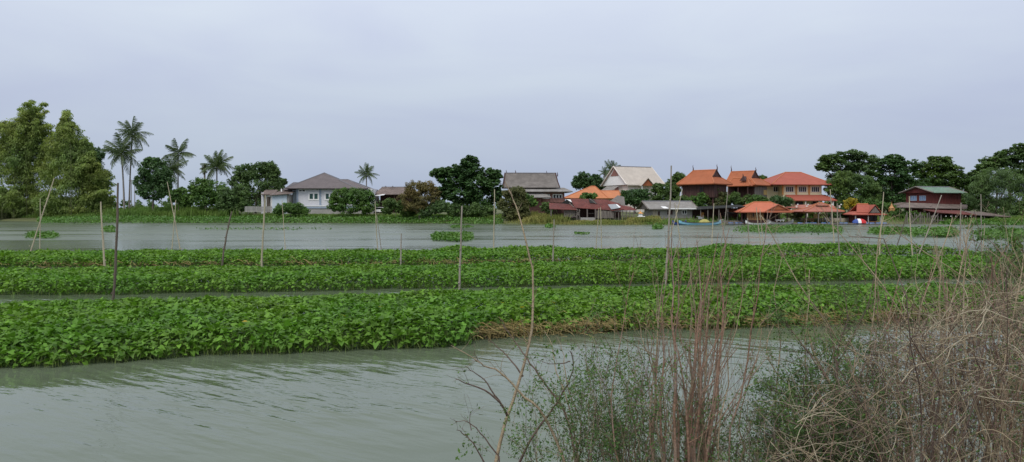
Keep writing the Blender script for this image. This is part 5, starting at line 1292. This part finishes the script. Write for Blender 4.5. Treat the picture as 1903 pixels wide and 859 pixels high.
pole('thin straight pole at the right part of the pier shed', (1823, 361), (1824, 474), 'greybamboo', .04)
pole('short pale stick near the broad hyacinth raft at right', (1830, 415), (1826, 462), 'palebamboo', .04)

# ------------------------------------------------------------------ foreground shrubs on the near bank
def wig(p, q, n, amp, curve=0):
    """slightly crooked polyline from p to q"""
    p, q = np.array(tuple(p)), np.array(tuple(q)); L = np.linalg.norm(q-p)
    t = np.linspace(0, 1, n+1)[:, None]; side = NR.normal(0, 1, 3); side[1] *= .5
    pts = p*(1-t)+q*t + side*curve*L*np.sin(t*math.pi)*.5
    j = NR.normal(0, amp*L/n, (n+1, 3)); j[0] = 0; return pts + np.cumsum(j, 0)*t**.5
def add_tube(nb, pts, r0, r1, sides=4, tint=1.0):
    v, f = tube_arr(pts, np.linspace(r0, r1, len(pts)), sides); nb.add(v, f, tint)
def leaves_on(nb, pts, n, size, spread=.02):
    pts = np.asarray(pts); k = NR.uniform(0, len(pts)-1.001, n); i = k.astype(int); u = (k-i)[:, None]
    P = pts[i]*(1-u)+pts[i+1]*u + NR.normal(0, spread, (n, 3))
    nrm = NR.normal(0, .6, (n, 3))+np.array([0, -.2, .8]); nrm /= np.linalg.norm(nrm, axis=1)[:, None]
    U = NR.normal(0, 1, (n, 3)); U -= (U*nrm).sum(1)[:, None]*nrm; U /= np.linalg.norm(U, axis=1)[:, None]; S = np.cross(nrm, U)
    L = (size*NR.uniform(.6, 1.3, n))[:, None]
    V = np.stack([P, P+U*L*.5+S*L*.24, P+U*L, P+U*L*.5-S*L*.24], 1)
    nb.add(V.reshape(-1, 3), np.arange(4*n).reshape(-1, 4), np.repeat(NR.normal(1, .22, n).clip(.5, 1.6), 4))
def twigs(nb, pts, r, n, length, depth=1, lnb=None, lsize=.03, lper=0, up=.5, t0=.25, t1=.97, spread=.7, amp=.12, out=None):
    pts = np.asarray(pts)
    for _ in range(n):
        t = R.uniform(t0, t1); k = t*(len(pts)-1); i = int(k); u = k-i
        p = pts[i]*(1-u)+pts[min(i+1, len(pts)-1)]*u; T = pts[min(i+1, len(pts)-1)]-pts[i]; T = T/(np.linalg.norm(T)+1e-9)
        d = T*.75 + NR.normal(0, spread, 3)*np.array([1, .7, .8]) + np.array([0, 0, up*.5]); d /= np.linalg.norm(d)
        L = length*R.uniform(.45, 1.25)*(1.15-.6*t); q = p + d*L; q[2] += .12*L*up
        tw = wig(p, q, 5, amp, R.uniform(-.12, .12)); rr_ = r*(1-.6*t)*.6
        add_tube(nb, tw, rr_, max(.0008, rr_*.35), 3)
        if out is not None: out.append(tw)
        if lnb is not None and lper: leaves_on(lnb, tw, max(1, int(lper*R.uniform(.4, 1.4))), lsize)
        if depth > 1: twigs(nb, tw, rr_, R.choice((2, 3, 3, 4)), L*.55, depth-1, lnb, lsize, lper, up, .3, .95, spread, amp, out)

def shrub_root(name, label, px, D, cat='shrub', group='shrubs on the near bank'):
    x = ux(px)*D; return thing(name, label, cat, (x, D, nearz(x, D)-.05), 0, group)
def put(name, nb, mat, root, kind=None):
    o = link(name, nb.mesh(name, root.location), M[mat], root)
    if kind: o['kind'] = kind
    return o
def trace(pts, D0, D1):
    n = len(pts); P = [W(p[0], p[1], D0+(D1-D0)*i/(n-1)) for i, p in enumerate(pts)]
    A = np.array([tuple(p) for p in P]); out = []
    for i in range(n-1):                                   # Catmull-Rom
        p0, p1, p2, p3 = A[max(i-1, 0)], A[i], A[i+1], A[min(i+2, n-1)]
        for t in (0, .33, .66): out.append(.5*((2*p1)+(p2-p0)*t+(2*p0-5*p1+4*p2-p3)*t*t+(3*p1-p0-3*p2+p3)*t**3))
    out.append(A[-1]); return np.array(out) + NR.normal(0, .0022, (len(out), 3))

# 1. bare branching shrub, left of the clump
root = shrub_root('bare_shrub', 'nearly leafless forked shrub reaching over the water, leftmost in the foreground', 950, 4.4)
g0 = tuple(root.location)
BR = [([(915, 900), (930, 820), (945, 770), (970, 690), (988, 610), (991, 540), (985, 480), (968, 410), (955, 372), (938, 338)], 4.4, 4.7, .0125, .0028, 'drystem'),
      ([(943, 772), (930, 750), (900, 725), (870, 715), (848, 704)], 4.42, 4.2, .008, .002, 'darkstem'),
      ([(938, 762), (920, 735), (900, 705), (880, 692), (865, 680)], 4.42, 4.3, .006, .0015, 'darkstem'),
      ([(1062, 900), (1030, 810), (1000, 760), (965, 728), (930, 693), (900, 680), (880, 666), (838, 642)], 4.2, 4.0, .010, .0018, 'drystem'),
      ([(972, 700), (950, 670), (925, 645), (905, 632)], 4.5, 4.55, .006, .0015, 'darkstem'),
      ([(1075, 880), (1060, 800), (1040, 750), (1010, 710), (985, 675), (965, 645), (948, 622), (935, 605)], 4.3, 4.4, .009, .0018, 'darkstem'),
      ([(960, 870), (985, 820), (1020, 770), (1040, 740), (1060, 700), (1065, 670), (1058, 652)], 4.4, 4.3, .009, .002, 'darkstem'),
      ([(1075, 860), (1060, 770), (1045, 720), (1032, 680), (1025, 640), (1010, 615)], 4.5, 4.7, .006, .0015, 'drystem'),
      ([(1068, 860), (1080, 790), (1060, 735), (1050, 690), (1045, 650), (1035, 625)], 4.5, 4.7, .006, .0012, 'drystem'),
      ([(905, 870), (880, 825), (860, 805), (848, 798)], 4.1, 4.0, .005, .0015, 'darkstem'),
      ([(928, 850), (900, 815), (878, 790), (862, 782), (845, 784)], 4.2, 4.1, .005, .0012, 'darkstem'),
      ([(1060, 672), (1045, 675), (1020, 676), (1000, 668)], 4.3, 4.25, .004, .001, 'darkstem'),
      ([(897, 680), (885, 665), (882, 650)], 4.05, 4.05, .003, .001, 'darkstem'),
      ([(875, 800), (873, 780), (878, 762)], 4.05, 4.05, .003, .001, 'darkstem')]
lf = NB(4)
for i, (pts, d0, d1, r0, r1, mt) in enumerate(BR):
    P = trace(pts, d0, d1)
    if pts[0][1] >= 850:
        base = np.array([g0[0]+(P[0][0]-g0[0])*.5, P[0][1], nearz(P[0][0], P[0][1])-.05]); P = np.vstack([base, P])
    nb = NB(4); add_tube(nb, P, r0, r1, 5)
    twigs(nb, P, r0*.55, 9 if i in (0, 3, 5, 6) else 4, .16, 1, lf, .022, 1 if i % 3 else 0, .4, .4)
    put('branch', nb, mt, root)
for c in ((965, 745, .10), (1045, 770, .09), (975, 800, .12), (1035, 660, .05), (870, 830, .06), (985, 845, .12)):
    p = np.array(tuple(W(c[0], c[1], 4.35))); 
    for _ in range(5): q = p+NR.normal(0, c[2], 3); leaves_on(lf, np.stack([p+NR.normal(0, c[2]*.6, 3), q]), 8, .028, .03)
put('leaves', lf, 'feather', root, 'stuff')

# 2. fine green and brown scrub between the bare shrub and the tall clump
def scrub(name, label, px0, px1, D, tops, n, mat, r0, leafmat=None, lsize=.024, lper=5, ntw=7, tl=.28, depth=2, sx=60, curly=.18, jit=.35, mats=None):
    root = shrub_root(name, label, (px0+px1)/2, D[0]); lf = NB(4); mats = mats or [mat]; nbs = {q: NB(4) for q in set(mats)}
    for i in range(n):
        bx = R.uniform(px0, px1); d = R.uniform(*D); x = ux(bx)*d; mt = mats[i % len(mats)]; nb = nbs[mt]
        base = np.array([x, d, nearz(x, d)-.08])
        ty = np.interp(bx, [t[0] for t in tops], [t[1] for t in tops]) + R.uniform(-.15, jit)*abs(R.gauss(0, 1))*180
        tip = W(bx+R.gauss(0, sx), ty, d+R.uniform(-.5, .5))
        P = wig(base, tip, 9, curly, R.uniform(-.25, .25)); r = r0*R.uniform(.6, 1.3)
        if i < 30:
            s = NB(4); add_tube(s, P, r, r*.25, 5); put('branch', s, mt, root)
        else: add_tube(nb, P, r, r*.25, 4)
        twigs(nb, P, r*.7, ntw, tl, depth, lf if leafmat else None, lsize, lper, .4, .3, .98, .75, .2)
    for q in sorted(nbs): put('twigs', nbs[q], q, root, 'stuff')
    if leafmat: put('leaves', lf, leafmat, root, 'stuff')
    return root
scrub('leafy_scrub', 'fine twiggy scrub with tiny green leaves left of the tall brown stems', 1040, 1215, (4.0, 5.0),
      [(1040, 770), (1080, 720), (1120, 690), (1160, 650), (1200, 640)], 105, 'drystem', .0034, 'feather', .018, 8, 7, .24, 2, 60, .26, mats=['drystem', 'darkstem'])

# 3. tall clump of bare brown stems
root = shrub_root('brown_stem_clump', 'tall fan of bare reddish brown stems, right of centre in the foreground', 1275, 4.3)
rx = root.location
thick = [(1222, 470), (1237, 420), (1262, 455), (1284, 440), (1298, 490), (1318, 440), (1330, 400), (1250, 530), (1275, 520), (1305, 545), (1340, 500), (1232, 560), (1350, 470), (1290, 470)]
thin = [(1203, 455), (1215, 520), (1245, 600), (1366, 560), (1378, 480), (1392, 440), (1408, 520), (1415, 415), (1320, 590), (1210, 590), (1355, 620), (1268, 590), (1195, 640), (1340, 560), (1430, 600), (1440, 660), (1180, 690)]
lf = NB(4)
for i, (tx, ty) in enumerate(thick+thin):
    th = i < len(thick); d = 4.3+R.uniform(-.25, .3); bx = 1262+R.gauss(0, 15)+(tx-1280)*(.35 if th else .3); x = ux(bx)*d
    P = wig((x, d, nearz(x, d)-.05), W(tx, ty, d+R.uniform(-.25, .25)), 12, .08 if th else .16, R.uniform(-.08, .08) if th else R.uniform(-.25, .25))
    nb = NB(4); r = R.uniform(.011, .0165) if th else R.uniform(.005, .009); add_tube(nb, P, r, .0016, 6)
    twigs(nb, P, r*.7, R.choice((6, 7, 8, 9)), .42, 2, lf if i % 4 == 0 else None, .018, 1, .9, .38, .95, .40, .14)
    put('stem', nb, 'redstem' if i % 4 else 'drystem', root)
put('leaves', lf, 'feather', root, 'stuff')
scrub('dry_undergrowth', 'low dry brown twigs crowding the foot of the tall brown stems', 1180, 1430, (4.2, 5.2),
      [(1180, 790), (1250, 720), (1330, 740), (1430, 790)], 95, 'drystem', .0033, 'feather', .018, 5, 7, .26, 2, 70, .28, mats=['drystem', 'darkstem'])

# 4. dark green feathery shrub with a diagonal branch
root = shrub_root('feathery_shrub', 'dark green feathery leaved shrub with a long diagonal branch in the right foreground', 1640, 4.6)
lf = NB(4)
BR = [([(1655, 900), (1620, 820), (1575, 755), (1535, 700), (1510, 650), (1498, 600)], 4.4, 4.8, .0165, .005),
      ([(1580, 765), (1540, 745), (1500, 738), (1460, 735), (1430, 722)], 4.5, 4.7, .008, .002),
      ([(1535, 700), (1505, 660), (1480, 625), (1455, 600)], 4.6, 4.8, .007, .002),
      ([(1560, 735), (1555, 680), (1562, 630), (1575, 590), (1568, 540)], 4.5, 4.6, .008, .002),
      ([(1600, 795), (1590, 740), (1605, 680), (1625, 640)], 4.5, 4.8, .008, .002),
      ([(1560, 900), (1530, 830), (1490, 790), (1450, 770), (1425, 780)], 4.3, 4.5, .009, .002),
      ([(1600, 900), (1570, 850), (1530, 815), (1500, 800)], 4.2, 4.4, .008, .002)]
for pts, d0, d1, r0, r1 in BR:
    P = trace(pts, d0, d1)
    if pts[0][1] > 880: P = np.vstack([[P[0][0], P[0][1], nearz(P[0][0], P[0][1])-.05], P])
    nb = NB(4); add_tube(nb, P, r0, r1, 6)
    twigs(nb, P, r0*.6, 18, .34, 2, lf, .018, 15, .35, .2, .99, .8, .15)
    put('branch', nb, 'drystem' if r0 > .01 else 'darkstem', root)
put('leaves', lf, 'feather', root, 'stuff')
scrub('feathery_shrub', 'lower dark green leafy shrub beneath the diagonal branch', 1455, 1640, (4.4, 5.4),
      [(1455, 760), (1520, 690), (1580, 660), (1640, 680)], 60, 'darkstem', .0042, 'feather', .019, 16, 8, .3, 2, 60, .25)

# 5. dry tangle filling the right corner
scrub('dry_thicket', 'tangled pale brown dry thicket filling the lower right corner', 1665, 1960, (3.7, 5.0),
      [(1600, 760), (1660, 690), (1720, 620), (1800, 600), (1870, 560), (1960, 520)], 110, 'drystem', .0052, 'feather', .017, 1, 7, .34, 2, 110, .42, mats=['drystem', 'darkstem', 'drystem', 'redstem', 'darkstem'])
scrub('dry_thicket', 'darker reddish dry stems rising behind the pale thicket at right', 1640, 1930, (4.6, 5.8),
      [(1560, 640), (1640, 560), (1720, 520), (1780, 500), (1850, 490), (1930, 470)], 44, 'redstem', .0085, None, .02, 0, 6, .42, 2, 75, .14, .5)
# curling dead vines woven through the thicket
root = shrub_root('dead_vines', 'curling pale dead vines woven over the dry thicket', 1760, 4.2, 'vine')
vn = {'drystem': NB(4), 'palebamboo': NB(4), 'darkstem': NB(4)}
for i in range(1500):
    px = R.uniform(1430, 1940); top = np.interp(px, [1430, 1520, 1600, 1700, 1800, 1940], [800, 740, 660, 600, 570, 520]); py = top+abs(R.gauss(0, 1))*150; d = R.uniform(3.7, 5.2)
    p = np.array(tuple(W(px, min(py, 890), d))); dr = NR.normal(0, 1, 3)*np.array([1, .6, .9])+np.array([0, 0, .3]); dr /= np.linalg.norm(dr); pts = [p]; cv = NR.normal(0, .16, 3)
    for k in range(R.choice((6, 8, 10, 13))):
        dr = dr + cv + NR.normal(0, .22, 3)*np.array([1, .6, .9]); dr /= np.linalg.norm(dr); p = p+dr*.042; p = np.array([p[0], p[1], max(p[2], nearz(p[0], p[1])+.02)]); pts.append(p)
    add_tube(vn[('drystem', 'palebamboo', 'drystem', 'darkstem')[i % 4]], pts, R.uniform(.0012, .0030), .0009, 3)
for q in vn: put('vine_strands', vn[q], q, root, 'stuff')
# long single canes over the right half
CANES = [([(1510, 870), (1500, 760), (1497, 640), (1503, 560), (1505, 500)], 4.6, .006), ([(1640, 900), (1600, 760), (1560, 640), (1480, 520), (1415, 400), (1418, 428)], 4.8, .006),
         ([(1800, 860), (1740, 700), (1660, 560), (1600, 480), (1530, 400)], 4.6, .006), ([(1690, 880), (1720, 740), (1760, 600), (1790, 480), (1800, 420)], 4.5, .008),
         ([(1590, 870), (1610, 700), (1625, 560), (1632, 450), (1645, 395)], 4.9, .007), ([(1740, 880), (1750, 700), (1745, 560), (1752, 470)], 4.3, .007),
         ([(1850, 870), (1800, 700), (1790, 560), (1796, 455), (1790, 430)], 4.2, .008), ([(1880, 860), (1860, 720), (1890, 560), (1903, 470)], 4.1, .007),
         ([(1690, 860), (1680, 700), (1715, 560), (1760, 440), (1770, 405)], 4.9, .006), ([(1840, 860), (1880, 690), (1840, 560), (1720, 470), (1650, 420)], 4.4, .005),
         ([(1560, 880), (1500, 760), (1440, 690), (1425, 640), (1440, 600)], 4.7, .006), ([(1460, 890), (1440, 760), (1450, 640), (1440, 540), (1455, 470)], 4.8, .006)]
labs = ['upright and straight beside the feathery shrub', 'kinked top bending over the beds', 'long diagonal leaning left', 'thick, leaning right', 'tall upright before the hut', 'upright in the middle of the dry thicket', 'upright beside the dark bush', 'curving along the right edge', 'slender, leaning right over the middle bed', 'thin, arching far left', 'crooked and low, beside the feathery shrub', 'wavy, closest to the tall brown stem clump']
for (pts, D, r), lb in zip(CANES, labs):
    P = trace(pts, D, D+.3); x, y = P[0][0], P[0][1]; P = np.vstack([[x, y, nearz(x, y)-.05], P])
    root = thing('dry_cane', 'long dry bare cane in the right foreground, '+lb, 'dry cane', (x, y, nearz(x, y)-.05), 0, 'dry canes in the right foreground')
    nb = NB(4); add_tube(nb, P, r, .0018, 6); put('cane', nb, 'drystem', root)
    nb = NB(4); twigs(nb, P, r*.8, 8, .30, 2, None, .02, 0, .6, .3, .97, .45, .12); put('twigs', nb, 'drystem', root, 'stuff')
# 6. dark leafy bush at the right edge
scrub('leafy_scrub', 'dark green bush at the right edge beyond the dry thicket', 1850, 2000, (7.0, 8.5),
      [(1850, 500), (1890, 460), (2000, 440)], 26, 'darkstem', .007, 'feather', .045, 12, 9, .5, 2, 45)
# dry grass on the near bank
n = 9000; x = NR.uniform(.3, 6.5, n); y = NR.uniform(3.0, 7.0, n); z = np.array([nearz(a, b) for a, b in zip(x, y)])
H = NR.uniform(.15, .55, n); ln = NR.normal(0, .35, (n, 2))*H[:, None]; az = NR.uniform(0, 6.28, n); w = .0035
B = np.stack([x, y, z-.03], 1); wd = np.stack([np.cos(az)*w, np.sin(az)*w, 0*az], 1); mid = B+np.stack([ln[:, 0]*.3, ln[:, 1]*.3, H*.6], 1); tp = B+np.stack([ln[:, 0], ln[:, 1], H*.9], 1)
nb = NB(3); nb.add(np.stack([B-wd, B+wd, mid+wd*.8, mid-wd*.8, tp], 1).reshape(-1, 3), (np.array([[0, 1, 2], [0, 2, 3], [3, 2, 4]])[None]+(np.arange(n)*5)[:, None, None]).reshape(-1, 3), np.repeat(NR.uniform(.5, 1.4, n), 5))
tag(link('dry_grass', nb.mesh('dry_grass'), M['drygrass']), 'dry grass on the near bank under the foreground shrubs', 'grass', None, 'stuff')
